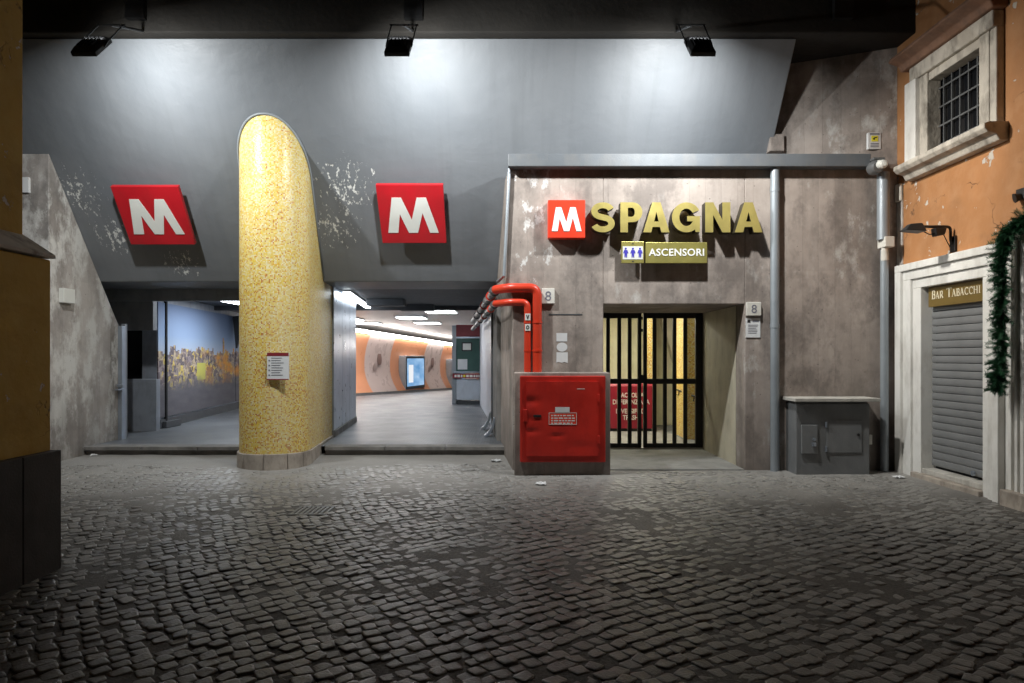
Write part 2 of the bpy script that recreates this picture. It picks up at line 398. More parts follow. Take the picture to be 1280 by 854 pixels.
# ------------------------------------------------------------------ mesh helpers (everything in world metres)
WO = {}                                   # world origin of each object
class MB:
    def __init__(s): s.v = []; s.f = []; s.uv = None
    def add(s, vs, fs):
        o = len(s.v); s.v += [Vector(v) for v in vs]; s.f += [tuple(i + o for i in f) for f in fs]; return s
    def box(s, x0, x1, y0, y1, z0, z1):
        return s.add([(x0, y0, z0), (x1, y0, z0), (x1, y1, z0), (x0, y1, z0), (x0, y0, z1), (x1, y0, z1), (x1, y1, z1), (x0, y1, z1)],
                     [(0, 3, 2, 1), (4, 5, 6, 7), (0, 1, 5, 4), (1, 2, 6, 5), (2, 3, 7, 6), (3, 0, 4, 7)])
    def loft(s, rings, cap=True):
        n = len(rings[0]); fs = []
        for i in range(len(rings) - 1):
            for j in range(n):
                k = (j + 1) % n
                fs.append((i * n + j, i * n + k, (i + 1) * n + k, (i + 1) * n + j))
        if cap: fs += [tuple(reversed(range(n))), tuple((len(rings) - 1) * n + j for j in range(n))]
        return s.add([v for r in rings for v in r], fs)
    def prism(s, pts, a, b, ax):
        """2D outline pushed along an axis from a to b; ax='x': pts=(y,z), 'y': (x,z), 'z': (x,y)"""
        def mk(t): return [((t, p, q) if ax == 'x' else (p, t, q) if ax == 'y' else (p, q, t)) for p, q in pts]
        return s.loft([mk(a), mk(b)])
    def tube(s, path, r, seg=12, cap=True):
        path = [Vector(p) for p in path]; rings = []; up = None
        for i, p in enumerate(path):
            t = (path[min(i + 1, len(path) - 1)] - path[max(i - 1, 0)]).normalized()
            if up is None: up = t.orthogonal().normalized()
            up = (up - t * up.dot(t)).normalized(); w = t.cross(up)
            rr = r[i] if isinstance(r, (list, tuple)) else r
            rings.append([p + (up * math.cos(a) + w * math.sin(a)) * rr for a in (2 * math.pi * k / seg for k in range(seg))])
        return s.loft(rings, cap)
    def xform(s, mat): s.v = [mat @ v for v in s.v]; return s
    def build(s, name, mat, parent=None, smooth=False, bevel=0, seg=2, kind=None, label=None, cat=None, group=None, flip=True, ang=35):
        xs = [v.x for v in s.v]; ys = [v.y for v in s.v]; zs = [v.z for v in s.v]
        o = Vector(((min(xs) + max(xs)) / 2, (min(ys) + max(ys)) / 2, min(zs)))
        me = bpy.data.meshes.new(name)
        me.from_pydata([v - o for v in s.v], [], s.f)
        me.validate()
        if flip:
            import bmesh
            bm = bmesh.new(); bm.from_mesh(me); bmesh.ops.recalc_face_normals(bm, faces=bm.faces); bm.to_mesh(me); bm.free()
        if s.uv:
            ul = me.uv_layers.new(name='UVMap')
            for lp in me.loops: ul.data[lp.index].uv = s.uv[lp.vertex_index]
        if mat is not None: me.materials.append(mat if not isinstance(mat, str) else M[mat])
        return link(name, me, o, parent, smooth, bevel, seg, kind, label, cat, group, ang)

def link(name, me, o, parent=None, smooth=False, bevel=0, seg=2, kind=None, label=None, cat=None, group=None, ang=35):
    ob = bpy.data.objects.new(name, me); COL.objects.link(ob)
    WO[ob] = o
    if parent is not None: ob.parent = parent; ob.location = o - WO[parent]
    else: ob.location = o
    if smooth:
        for p in me.polygons: p.use_smooth = True
        if smooth == 'auto': me.set_sharp_from_angle(angle=R(ang))
    if bevel:
        b = ob.modifiers.new('edge', 'BEVEL'); b.width = bevel; b.segments = seg; b.limit_method = 'ANGLE'; b.angle_limit = R(40)
        b.harden_normals = False
    if kind: ob['kind'] = kind
    if label: ob['label'] = label
    if cat: ob['category'] = cat
    if group: ob['group'] = group
    return ob

def thing(name, label, cat, loc, group=None):
    o = bpy.data.objects.new(name, None); COL.objects.link(o)
    o.empty_display_size = .1
    o.location = loc; WO[o] = Vector(loc); o['label'] = label; o['category'] = cat
    if group: o['group'] = group
    return o

def B(*a): return MB().box(*a)

def rounded(path, rad, n=6):
    path = [Vector(p) for p in path]; out = [path[0]]
    for i in range(1, len(path) - 1):
        a, b, c = path[i - 1], path[i], path[i + 1]
        p = b + (a - b).normalized() * rad; q = b + (c - b).normalized() * rad
        for k in range(n + 1):
            t = k / n
            out.append(p * (1 - t) ** 2 + b * 2 * t * (1 - t) + q * t * t)
    out.append(path[-1]); return out

def curve_mesh(curve, name):
    ob = bpy.data.objects.new(name, curve); COL.objects.link(ob)
    bpy.context.view_layer.update()
    dg = bpy.context.evaluated_depsgraph_get()
    me = bpy.data.meshes.new_from_object(ob.evaluated_get(dg))
    bpy.data.objects.remove(ob); bpy.data.curves.remove(curve)
    return me

def text_mb(body, h, depth, offset=0.0, spacing=1.0, width=None, align='CENTER'):
    """lettering in a local frame: x along the line, y up, z out; scaled to cap height h (and width)"""
    cu = bpy.data.curves.new('lettering', 'FONT')
    cu.body = body; cu.size = 1; cu.offset = offset; cu.extrude = .05; cu.resolution_u = 3; cu.space_character = spacing
    me = curve_mesh(cu, 'lettering')
    vs = [v.co.copy() for v in me.vertices]; fs = [tuple(p.vertices) for p in me.polygons]
    bpy.data.meshes.remove(me)
    x0, x1 = min(v.x for v in vs), max(v.x for v in vs); y0, y1 = min(v.y for v in vs), max(v.y for v in vs)
    k = h / (y1 - y0); kx = k if width is None else width / (x1 - x0)
    m = MB(); m.v = [Vector(((v.x - (x0 + x1) / 2) * kx, (v.y - (y0 + y1) / 2) * k, depth if v.z > 0 else 0)) for v in vs]; m.f = fs
    return m

def outline_mb(loops, depth):
    cu = bpy.data.curves.new('outline', 'CURVE'); cu.dimensions = '2D'; cu.fill_mode = 'BOTH'; cu.extrude = .05
    for lp in loops:
        sp = cu.splines.new('POLY'); sp.points.add(len(lp) - 1); sp.use_cyclic_u = True
        for p, q in zip(sp.points, lp): p.co = (q[0], q[1], 0, 1)
    me = curve_mesh(cu, 'outline')
    m = MB(); m.v = [Vector((v.co.x, v.co.y, depth if v.co.z > 0 else 0)) for v in me.vertices]; m.f = [tuple(p.vertices) for p in me.polygons]
    bpy.data.meshes.remove(me)
    return m

def frame_mat(o, right, up, out):
    m = Matrix((right, up, out)).transposed().to_4x4(); m.translation = o; return m
def on_front(x, y, z):                     # frame of a wall that faces the camera (-Y)
    return frame_mat(Vector((x, y, z)), Vector((1, 0, 0)), Vector((0, 0, 1)), Vector((0, -1, 0)))
def on_right(x, y, z):                     # frame of the right-hand building's wall (faces -X)
    return frame_mat(Vector((x, y, z)), Vector((0, -1, 0)), Vector((0, 0, 1)), Vector((-1, 0, 0)))

# ================================================================== THE STREET
def sm(a, b, t):
    t = max(0, min(1, (t - a) / (b - a))); return t * t * (3 - 2 * t)
def ground(x, y):
    g = -.055 * math.exp(-((x + 3.4) / 1.3) ** 2 - ((y - 9.6) / .9) ** 2)
    g += .012 * (noise.noise((x * .5, y * .5, 3.3)))
    return g * (1 if y < 11 else 0)
def dirt_level(x, y):
    t = sm(5.0, 8.6, y + 1.2 * noise.noise((x * .45, y * .45, 8.1)))
    lv = -.0066 * (1 - t) - .0022 * t
    lv += .0065 * noise.noise((x * .8, y * .8, 1.7)) + .0075 * noise.noise((x * 2.3, y * 2.3, 5.2))
    return ground(x, y) + min(lv, .001 + .004 * t)
xs = [-40, -24, -14, -9.5] + [-8.4 + .1 * i for i in range(143)] + [6.6, 9, 14, 24, 40]
ys = [-40, -24, -12, -5, -1, .8] + [1.8 + .1 * i for i in range(95)] + [12.5, 16, 24]
m = MB()
for y in ys:
    for x in xs: m.v.append(Vector((x, y, dirt_level(x, y) if -8.5 < x < 6 and 1.5 < y < 11.3 else -.02)))
W_ = len(xs)
for j in range(len(ys) - 1):
    for i in range(W_ - 1): m.f.append((j * W_ + i, j * W_ + i + 1, (j + 1) * W_ + i + 1, (j + 1) * W_ + i))
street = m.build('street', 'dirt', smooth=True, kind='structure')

# setts: one rounded octagonal stone, 16 variants
def sett_shape(rng):
    a, b = .5, .5
    pts = []
    for cx, cy in ((1, 1), (-1, 1), (-1, -1), (1, -1)):
        jx, jy = rng.uniform(-.1, .1), rng.uniform(-.1, .1)
        c = rng.uniform(.07, .2)
        x, y = cx * (a + jx), cy * (b + jy)
        q = [(x - cx * c, y), (x, y - cy * c)]
        if cx * cy < 0: q.reverse()
        pts += q[::-1]
    rings = []
    for s_, z in ((1.0, -.35), (1.0, -.05), (.95, -.008), (.68, .006)):
        rings.append([(p[0] * s_, p[1] * s_, z + (rng.uniform(-.02, .02) if s_ < 1 else 0)) for p in pts])
    return rings
def sett_mesh(rings, tone, name):
    mb = MB(); n = 8
    mb.v = [Vector(v) for r in rings for v in r]
    for i in range(len(rings) - 1):
        for j in range(n):
            k = (j + 1) % n; mb.f.append((i * n + j, i * n + k, (i + 1) * n + k, (i + 1) * n + j))
    mb.f.append(tuple(3 * n + j for j in range(n)))
    return mb
rng = random.Random(11)
variants = []
for i in range(16):
    rings = sett_shape(rng)
    mb = sett_mesh(rings, 0, 'v')
    me = bpy.data.meshes.new('cobblestone'); me.from_pydata(mb.v, [], mb.f)
    at = me.attributes.new('tone', 'FLOAT', 'POINT'); tone = rng.random()
    for d in at.data: d.value = tone
    for p in me.polygons: p.use_smooth = True
    me.materials.append(M['sett'])
    variants.append((mb, me, tone))
PITCH = .096
def warp(u, v):
    x = u + .26 * math.sin(v * .62 + .6) + .05 * noise.noise((u * .8, v * .8, 0))
    y = v + .26 * math.sin(u * .62 + 2.0) + .05 * noise.noise((u * .8, v * .8, 9))
    return x, y
cells = []
ca, sa = math.cos(R(36)), math.sin(R(36))
NG = 120
row_off = {}
for j in range(-NG, NG): row_off[j] = row_off.get(j - 1, 0) + rng.uniform(.08, .42)
for i in range(-NG, NG):
    for j in range(-NG, NG):
        u = (i + row_off[j]) * PITCH; v = j * PITCH
        gu, gv = u * ca - v * sa, u * sa + v * ca
        x, y = warp(gu, gv + 5.5)
        if not (-7.4 < x < 5.2 and 1.9 < y < 9.75): continue
        if x < -3.33 and y < 5.02: continue
        if (x + 3.48) ** 2 + (y - 10.07) ** 2 < .68 ** 2: continue
        if x > -.05 and y > 9.2: continue
        if -.02 < x < 1.33 and y > 8.8: continue
        if 3.6 < x < 4.75 and y > 8.86: continue
        if x > 4.98 and 7.3 < y < 8.9: continue
        if -2.2 < x < -1.8 and 6.65 < y < 7.05: continue
        if rng.random() < .025: continue
        x2, y2 = warp(gu + .01 * ca, gv + .01 * sa + 5.5)
        ang = math.atan2(y2 - y, x2 - x) + rng.gauss(0, .1)
        x += rng.gauss(0, .008); y += rng.gauss(0, .008)
        sx = PITCH * rng.uniform(.86, 1.03); sy = PITCH * rng.uniform(.84, 1.01)
        z = ground(x, y) + rng.gauss(0, .0032) - .001 - .004 * max(0, noise.noise((x * .9, y * .9, 31)))
        area = 0
        if abs(x) < y * .745 and y > 3.25: area = 1 / y ** 3
        cells.append((area, x, y, z, ang, sx, sy, rng.gauss(0, .03), rng.gauss(0, .03), rng.randrange(16)))
cells.sort(key=lambda c: -c[0])
from mathutils import Euler
big = MB(); tones = []
for idx, (ar, x, y, z, ang, sx, sy, tx, ty, vi) in enumerate(cells):
    mb, me, tone = variants[vi]
    if idx < 300:
        ob = bpy.data.objects.new('cobblestone', me); COL.objects.link(ob)
        ob.parent = street; ob.location = Vector((x, y, z)) - WO[street]
        ob.rotation_euler = (tx, ty, ang); ob.scale = (sx, sy, .105)
    else:
        mt = Matrix.Translation((x, y, z)) @ Euler((tx, ty, ang)).to_matrix().to_4x4() @ Matrix.Diagonal((sx, sy, .105, 1))
        big.add([mt @ v for v in mb.v], mb.f); tones += [min(1, max(0, tone + rng.gauss(0, .2)))] * len(mb.v)
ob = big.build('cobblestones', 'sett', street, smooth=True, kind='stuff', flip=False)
at = ob.data.attributes.new('tone', 'FLOAT', 'POINT')
at.data.foreach_set('value', tones)

# drain grate in the setts
t = thing('drain_grate', 'small square iron drain grate set flush among the cobblestones', 'drain grate', (-2.0, 6.85, 0))
B(-2.19, -1.81, 6.66, 6.70, -.03, .003).build('frame', 'pipe_dark', t); B(-2.19, -1.81, 7.0, 7.04, -.03, .003).build('frame', 'pipe_dark', t)
for i in range(8): B(-2.18 + .047 * i, -2.153 + .047 * i, 6.70, 7.0, -.03, .002).build('bar', 'pipe_dark', t)

# ================================================================== CANOPY AND CONCRETE
XL, XR, BX_ = -9.0, 3.75, 5.24
prof = [(slopeY(2.76), 2.76), (8.99, 5.73), (12.4, 5.73), (12.4, 2.76)]
m = MB().prism(prof, XL, XR, 'x')
m.build('canopy', 'canopy', label='grey sloping painted concrete canopy above the metro entrance', cat='canopy', bevel=.015)
# dark floor band and wall of the building above the canopy
t = thing('upper_building', 'unlit dark building facade rising above the grey canopy', 'building', (-1.5, 9.6, 5.74))
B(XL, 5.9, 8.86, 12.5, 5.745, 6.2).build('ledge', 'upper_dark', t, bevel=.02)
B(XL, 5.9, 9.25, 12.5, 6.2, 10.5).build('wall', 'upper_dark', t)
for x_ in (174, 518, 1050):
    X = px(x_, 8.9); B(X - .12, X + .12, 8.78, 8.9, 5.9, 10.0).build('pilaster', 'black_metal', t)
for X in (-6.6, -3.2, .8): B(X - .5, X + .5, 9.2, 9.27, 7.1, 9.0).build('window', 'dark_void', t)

# left concrete wall: front return plus long side that follows the canopy slope
t = thing('concrete_wall', 'lime stained raw concrete side wall beside the mural bay', 'wall', (-7.2, 10.8, 0))
m = MB().prism([(9.88, -.05), (9.88, 4.48), (11.66, 2.03), (11.72, -.05)], -8.6, -6.7, 'x')
m.build('wall', 'concrete_side', t, bevel=.012)
m = B(-6.698, -6.63, 11.60, 11.72, 0.12, 2.06); m.build('end_post', 'steel', t, bevel=.006)
m = B(-6.66, -6.56, 11.5, 11.56, 1.03, 1.07); m.build('latch', 'steel', t, bevel=.005)
B(-6.66, -6.60, 11.45, 11.62, .97, .995).build('latch', 'steel', t, bevel=.005)
B(-6.70, -6.62, *(sorted((px(80, 1) and 6.62 * F / 560, 6.62 * F / 546))), pz(379, 10.2), pz(361, 10.2)).build('switch_box', 'white_sign', label='small white square box fixed on the stained concrete side wall', cat='box', bevel=.006)
B(-7.06, -6.97, 9.84, 9.88, pz(241, 9.86), pz(222, 9.86)).build('notice', 'paper', label='little white notice high on the concrete wall by the ochre building', cat='notice')

# Spagna wall
t = thing('entrance_wall', 'board marked brownish concrete wall carrying the gold lettering', 'wall', (2.5, 9.3, 0))
top = 4.16
m = MB()
# left pier with its slanting upper edge
xa = px(641, D); xb = px(633, D)
pier = [(xa, -.05), (1.24, -.05), (1.24, top), (px(638, D), top), (xb, pz(352, D)), (xa, pz(372, D))]
front = [Vector((p, D, q)) for p, q in pier]
back = [Vector((p - (.2 if p < .5 else 0), 11.4, q)) for p, q in pier]
m.loft([front, back])
m.build('pier', 'concrete', t, bevel=.012)
B(1.24, 3.16, D + .001, 11.4, 2.257, top).build('lintel', 'concrete', t, bevel=.008)
B(3.16, 5.6, D, 11.4, -.05, top).build('pier', 'concrete', t, bevel=.012)
MB().prism([(3.3, 9.92), (3.72, 9.92), (5.235, 9.285), (5.6, 9.285), (5.6, 11.2), (3.3, 11.2)], top, 5.75, 'z').build('upper_wall', 'concrete', t)
# painted inside of the recess, thin lining
B(3.150, 3.158, 9.62, 11.3, 0, 2.25).build('lining', 'recess_wall', t)
B(BX_ - .014, BX_ + .02, 9.14, 9.285, -.04, 3.84).build('corner_strip', 'concrete_side', t)
# thin dark line across the pier
B(px(686, D), px(728, D), D - .004, D + .02, pz(394, D), pz(392.5, D)).build('dark_line', 'dark_paint', t)

# grey steel beam over the wall and the thin trim down the slanting edge
m = B(px(635, 9.1), px(1089, 9.1), 9.10, 9.95, pz(208, 9.1), pz(192, 9.1))
m.build('steel_beam', 'grey_metal', bevel=.01, label='long grey steel beam capping the concrete entrance wall', cat='beam')
m = MB().tube([(px(637, 9.2), 9.22, pz(207, 9.2)), (px(630, 9.2), 9.22, pz(345, 9.2)), (px(622, 9.3), 9.5, pz(352, 9.5))], .022, 8)
m.build('edge_conduit', 'pipe_grey', smooth='auto', label='thin grey conduit down the slanting edge of the entrance wall', cat='conduit')
B(px(958, 9.88), px(976, 9.88), 9.75, 9.9, pz(192, 9.88), pz(171, 9.88)).build('concrete_stub', 'concrete', label='short concrete stub above the beam beside the canopy end', cat='stub', bevel=.008)

# ------------------------------------------------------------------ mosaic column
t = thing('mosaic_column', 'tall rounded column clad in yellow mosaic between the two bays', 'column', (-3.48, 10.07, 0))
CX, CY, CR = -3.48, 10.07, .50
DIRX = -.09
def col_outline(r, back, sup=2.15, n=36):
    pts = []
    for k in range(n + 1):
        a = math.pi + math.pi * k / n                # left side -> front -> right side
        c, s_ = math.cos(a), math.sin(a)
        pts.append((CX + r * math.copysign(abs(c) ** (2 / sup), c), CY + r * math.copysign(abs(s_) ** (2 / sup), s_)))
    L = back - CY
    pts.append((pts[-1][0] + DIRX * L, back)); pts.append((pts[0][0] + DIRX * L, back))
    return pts
ol = col_outline(CR, 11.95)
m = MB(); zs_ = [.17, 5.35]; n = len(ol)
per = [0]
for k in range(n): per.append(per[-1] + math.dist(ol[k], ol[(k + 1) % n]))
uvs = []
for z in zs_:
    for k in range(n + 1):
        p = ol[k % n]; m.v.append(Vector((p[0], p[1], z))); uvs.append((per[k], z))
for k in range(n): m.f.append((k, k + 1, n + 1 + k + 1, n + 1 + k))
m.uv = uvs
m.build('mosaic_shaft', 'mosaic', t, smooth='auto', ang=30, flip=False)
# travertine base blocks
ob_ = col_outline(CR + .03, 11.9); ib_ = col_outline(CR - .1, 11.9)
cuts = [0, 5, 11, 18, 25, 31, 36, 37]
for a, b in zip(cuts[:-1], cuts[1:]):
    o = [Vector((*ob_[k], 0)) for k in range(a, b + 1)]; i_ = [Vector((*ib_[k], 0)) for k in range(b, a - 1, -1)]
    # slim joints between blocks
    e = .004
    d0 = (o[1] - o[0]).normalized() * e; d1 = (o[-1] - o[-2]).normalized() * e
    o[0] += d0; o[-1] -= d1
    poly = [(v.x, v.y) for v in o + i_]
    MB().prism(poly, -.08, .168, 'z').build('base_block', 'travertine', t, smooth='auto', bevel=.006)
# rim where the column meets the canopy
rp = []
for p in col_outline(CR + .012, 11.1, n=36)[:38]:
    rp.append((p[0], p[1] - .004, slopeZ(p[1])))
MB().tube(rp, .017, 8).build('rim', 'grey_rim', t, smooth=True)
# notice on the column
t2 = thing('transit_notice', 'white timetable notice with maroon header stuck on mosaic column', 'notice', (px(347, 9.5), 9.53, pz(475, 9.5)))
x0, x1, z0, z1 = px(334, 9.54), px(361, 9.54), pz(475, 9.54), pz(441, 9.54)
B(x0, x1, 9.535, 9.56, z0, z1).build('sheet', 'paper', t2)
B(x0, x1, 9.532, 9.5345, z1 - .045, z1).build('header', 'maroon', t2)
B(x0, x1, 9.532, 9.5345, z0, z0 + .014).build('footer', 'maroon', t2)
for k in range(8):
    zz = z1 - .07 - k * .034
    B(x0 + .06, x0 + .06 + random.uniform(.12, .2), 9.532, 9.5345, zz - .008, zz).build('text_line', 'ink', t2)
    if k % 2: B(x0 + .02, x0 + .042, 9.532, 9.5345, zz - .014, zz + .004).build('text_mark', 'ink', t2)

# ------------------------------------------------------------------ metro signs
MLOGO = [(0, 0), (.14, 1), (.32, 1), (.489, .375), (.62, 1), (.80, 1), (1, 0), (.83, 0), (.71, .57), (.59, 0), (.41, 0), (.265, .54), (.2, 0)]
tS = Vector((0, -.5846, .8114)); nS = Vector((0, -.8114, -.5846))
def m_sign(X, Z, w, h, label):
    c = Vector((X, slopeY(Z), Z))
    t = thing('metro_sign', label, 'sign', c + nS * .02 - tS * h / 2, 'red metro signs on the canopy')
    fm = frame_mat(c, Vector((1, 0, 0)), tS, nS)
    B(-w / 2, w / 2, -h / 2, h / 2, .125, .195).xform(fm).build('sign_panel', 'red_sign', t, bevel=.008)
    for qx in (-.3, .3):
        for qy in (-.3, .3): B(w * qx - .02, w * qx + .02, h * qy - .02, h * qy + .02, -.01, .125).xform(fm).build('standoff', 'pipe_dark', t)
    lp = [((x - .5) * w * .78, (y - .5) * h * .60 - h * .01) for x, y in MLOGO]
    outline_mb([lp], .006).xform(fm @ Matrix.Translation((0, 0, .197))).build('letter_m', 'white_sign', t)
m_sign(-5.38, 3.76, .99, .94, 'red metro sign with white M above the mural bay')
m_sign(-1.50, 3.78, .985, .94, 'red metro sign with white M above the lit passage')

# ------------------------------------------------------------------ floodlights on the canopy edge
def floodlight(pxx, yaw, label, power, spread=170, hot=.06, side=0):
    Y = 7.8; c = P(pxx, 62, Y)
    t = thing('floodlight', label, 'floodlight', c, 'floodlights along the canopy edge')
    aim = Vector((0, .70, -.71)).normalized()
    beam = Vector((math.sin(yaw) * .77, .77 * math.cos(yaw), -.64)).normalized()   # asymmetric reflector
    right = Vector((1, 0, 0))
    up = right.cross(aim)
    fm = frame_mat(c, right, -up if up.z < 0 else up, aim)
    w, h = .28, .42
    MB().loft([[(-w / 2, -h / 2, .0), (w / 2, -h / 2, .0), (w / 2, h / 2, .0), (-w / 2, h / 2, .0)],
               [(-w / 2, -h / 2, -.05), (w / 2, -h / 2, -.05), (w / 2, h / 2, -.05), (-w / 2, h / 2, -.05)],
               [(-w * .38, -h * .36, -.09), (w * .38, -h * .36, -.09), (w * .38, h * .36, -.09), (-w * .38, h * .36, -.09)]]).xform(fm).build('housing', 'black_metal', t, bevel=.006)
    for k in range(5): B(-w * .3 + k * w * .15 - .004, -w * .3 + k * w * .15 + .004, -h * .3, h * .3, -.105, -.088).xform(fm).build('cooling_fin', 'black_metal', t)
    B(-w / 2 + .02, w / 2 - .02, -h / 2 + .02, h / 2 - .02, .001, .004).xform(fm).build('lens', 'lens', t)
    for s_ in (-1, 1):
        MB().tube([fm @ Vector((s_ * (w / 2 + .006), 0, -.03)), fm @ Vector((s_ * (w / 2 + .006), .1, -.05)), Vector((c.x + s_ * .15, 8.15, 5.50))], .009, 6).build('bracket', 'black_metal', t)
    MB().tube([Vector((c.x - .17, 8.15, 5.50)), Vector((c.x + .17, 8.15, 5.50))], .012, 6).build('crossbar', 'black_metal', t)
    MB().tube([Vector((c.x, 8.15, 5.50)), Vector((c.x, 8.90, 5.78))], .018, 8).build('arm', 'black_metal', t)
    L = bpy.data.lights.new('flood_lamp', 'AREA'); L.shape = 'RECTANGLE'; L.size = .13; L.size_y = .13
    L.spread = R(spread); L.energy = power; L.color = (.97, 1.0, .99)
    lo = bpy.data.objects.new('flood_lamp', L); COL.objects.link(lo); lo.parent = t
    lo.location = aim * .03
    lo.rotation_euler = beam.to_track_quat('-Z', 'Y').to_euler()
    # the reflector's hot centre
    H = bpy.data.lights.new('flood_reflector', 'AREA'); H.shape = 'RECTANGLE'; H.size = w * .8; H.size_y = h * .8
    H.energy = power * hot; H.color = L.color; H.spread = R(75)
    ho = bpy.data.objects.new('flood_reflector', H); COL.objects.link(ho); ho.parent = t
    ho.location = aim * .034
    ho.rotation_euler = Vector((0, 1.0, .26)).to_track_quat('-Z', 'Y').to_euler()
    if side:      # added warm side beam, stands in for an unseen light on the shop
        S = bpy.data.lights.new('added_side_beam', 'AREA'); S.size = .12; S.energy = side; S.color = (1.0, .95, .86); S.spread = R(96)
        so = bpy.data.objects.new('added_side_beam', S); COL.objects.link(so); so.parent = t
        so.location = aim * .04
        so.rotation_euler = Vector((.80, .02, -.60)).to_track_quat('-Z', 'Y').to_euler()
floodlight(116, R(16), 'black floodlight over the red sign of the mural bay', 112, 170, .085)
floodlight(499, R(24), 'black floodlight over the red sign of the lit passage', 145, 178, .06)
floodlight(874, R(-12), 'black floodlight over the gold lettering', 108, 158, .085, 50)

# ------------------------------------------------------------------ SPAGNA lettering
def arc(cx, cy, rx, ry, a0, a1, n=12):
    return [(cx + rx * math.cos(R(a0 + (a1 - a0) * k / n)), cy + ry * math.sin(R(a0 + (a1 - a0) * k / n))) for k in range(n + 1)]
def ribbon(path, w):
    L, Rr = [], []
    for i, p in enumerate(path):
        a = path[max(i - 1, 0)]; b = path[min(i + 1, len(path) - 1)]
        dx, dy = b[0] - a[0], b[1] - a[1]; l = math.hypot(dx, dy); nx, ny = -dy / l * w / 2, dx / l * w / 2
        L.append((p[0] + nx, p[1] + ny)); Rr.append((p[0] - nx, p[1] - ny))
    return L + Rr[::-1]
W = .2
GL = {}
s_path = arc(.38, .715, .27, .205, 18, 180, 12) + arc(.38, .715, .27, .205, 200, 255, 5) + arc(.38, .285, .28, .205, 75, 20, 5)[0:] + arc(.38, .285, .28, .205, 0, -162, 14)
GL['S'] = (.76, [ribbon(s_path, .205)])
GL['P'] = (.72, [[(.05, 0), (.05, 1), (.42, 1)] + arc(.42, .67, .3, .33, 90, -90, 12)[1:] + [(.28, .34), (.28, 0)], [(.28, .52), (.40, .52)] + arc(.40, .67, .09, .15, -90, 90, 8)[1:] + [(.28, .82)]])
GL['A'] = (.80, [[(0, 0), (.28, 1), (.53, 1), (.81, 0), (.56, 0), (.515, .18), (.29, .18), (.245, 0)], [(.335, .36), (.475, .36), (.405, .68)]])
g_path = arc(.42, .5, .33, .41, 32, 300, 22)
GL['G'] = (.86, [arc(.43, .5, .43, .5, 28, 300, 26) + [(.68, .10), (.70, .01), (.83, .01), (.83, .54), (.45, .54), (.45, .37), (.62, .37)] + arc(.43, .5, .21, .29, 318, 32, 24)])
GL['N'] = (.78, [[(.05, 0), (.05, 1), (.27, 1), (.52, .42), (.52, 1), (.74, 1), (.74, 0), (.52, 0), (.27, .58), (.27, 0)]])
DF = 9.06
t = thing('lettering', 'big gold raised letters reading SPAGNA on the concrete wall', 'lettering', (2.2, D, pz(290, DF)))
lx = [(739, 'S', 29.5), (775.5, 'P', 27.5), (804, 'A', 33), (840, 'G', 35), (881.5, 'N', 31.5), (918.5, 'A', 34.5)]
zb, zt = pz(290.5, DF), pz(253, DF)
for x, ch, wpx in lx:
    w, loops = GL[ch]
    xmin = min(p[0] for l in loops for p in l); xmax = max(p[0] for l in loops for p in l)
    kx = wpx * DF / F / (xmax - xmin); kz = zt - zb
    ymin = min(p[1] for l in loops for p in l); ymax = max(p[1] for l in loops for p in l)
    lp = [[((p[0] - xmin) * kx, (p[1] - ymin) / (ymax - ymin) * kz) for p in l] for l in loops]
    lo_ = outline_mb(lp, .16).xform(on_front(px(x, DF), DF + .16, zb)).build('letter', 'brass', t, label='gold letter ' + ch)
    lo_.data.materials.append(M['letter_side'])            # darker tone on the sides of the letters
    for p in lo_.data.polygons: p.material_index = 0 if abs(p.normal.y) > .7 else 1
    for xx in (.3, .7): MB().tube([(px(x + wpx * xx, DF), DF + .15, zb + kz * .5), (px(x + wpx * xx, DF), D + .01, zb + kz * .5)], .008, 6).build('standoff', 'pipe_dark', t)
# small red M box
t = thing('metro_logo_box', 'small red box sign with white M before the gold lettering', 'sign', (px(708, 9.12), D, pz(298, 9.12)))
x0, x1, z0, z1 = px(685, 9.12), px(731.5, 9.12), pz(297.5, 9.12), pz(250, 9.12)
B(x0, x1, 9.12, D - .01, z0, z1).build('sign_box', 'red_bright', t, bevel=.006)
lp = [((x - .5) * (x1 - x0) * .80, (y - .5) * (z1 - z0) * .63) for x, y in MLOGO]
outline_mb([lp], .006).xform(on_front((x0 + x1) / 2, 9.119, (z0 + z1) / 2 - .005)).build('letter_m', 'white_bright', t)
# lift signs
t = thing('lift_pictogram', 'small square sign with three blue figures beside the ASCENSORI panel', 'sign', (px(790, 9.13), D, pz(330, 9.13)))
x0, x1, z0, z1 = px(777, 9.13), px(805, 9.13), pz(329, 9.13), pz(302, 9.13)
B(x0, x1, 9.13, 9.17, z0, z1).build('panel', 'brass_panel', t, bevel=.003)
B((x0 + x1) / 2 - .02, (x0 + x1) / 2 + .02, 9.17, D, z0 + .1, z0 + .14).build('bracket', 'pipe_dark', t)
B(x0 + .015, x1 - .015, 9.126, 9.1295, z0 + .05, z1 - .065).build('field', 'white_sign', t)
for k in range(3):
    xc = x0 + .055 + k * (x1 - x0 - .11) / 2; zc = (z0 + z1) / 2
    mb = outline_mb([arc(0, .055, .014, .014, 0, 345, 10)], .003)
    mb2 = outline_mb([[(-.034, -.006), (-.022, .036), (.022, .036), (.034, -.006), (.022, -.01), (.017, .012), (.017, -.062), (.004, -.062), (.0, -.02), (-.004, -.062), (-.017, -.062), (-.017, .012), (-.022, -.01)]], .003)
    mb.add(mb2.v, mb2.f)
    mb.xform(on_front(xc, 9.1255, zc - .006)).build('figure', 'blue_ink', t)
for zz, dz in ((z1 - .028, .012), (z0 + .024, -.012)):
    outline_mb([[(-.016, -dz / 2), (.016, -dz / 2), (0, dz)]], .002).xform(on_front((x0 + x1) / 2, 9.129, zz)).build('arrow', 'black_ink', t)
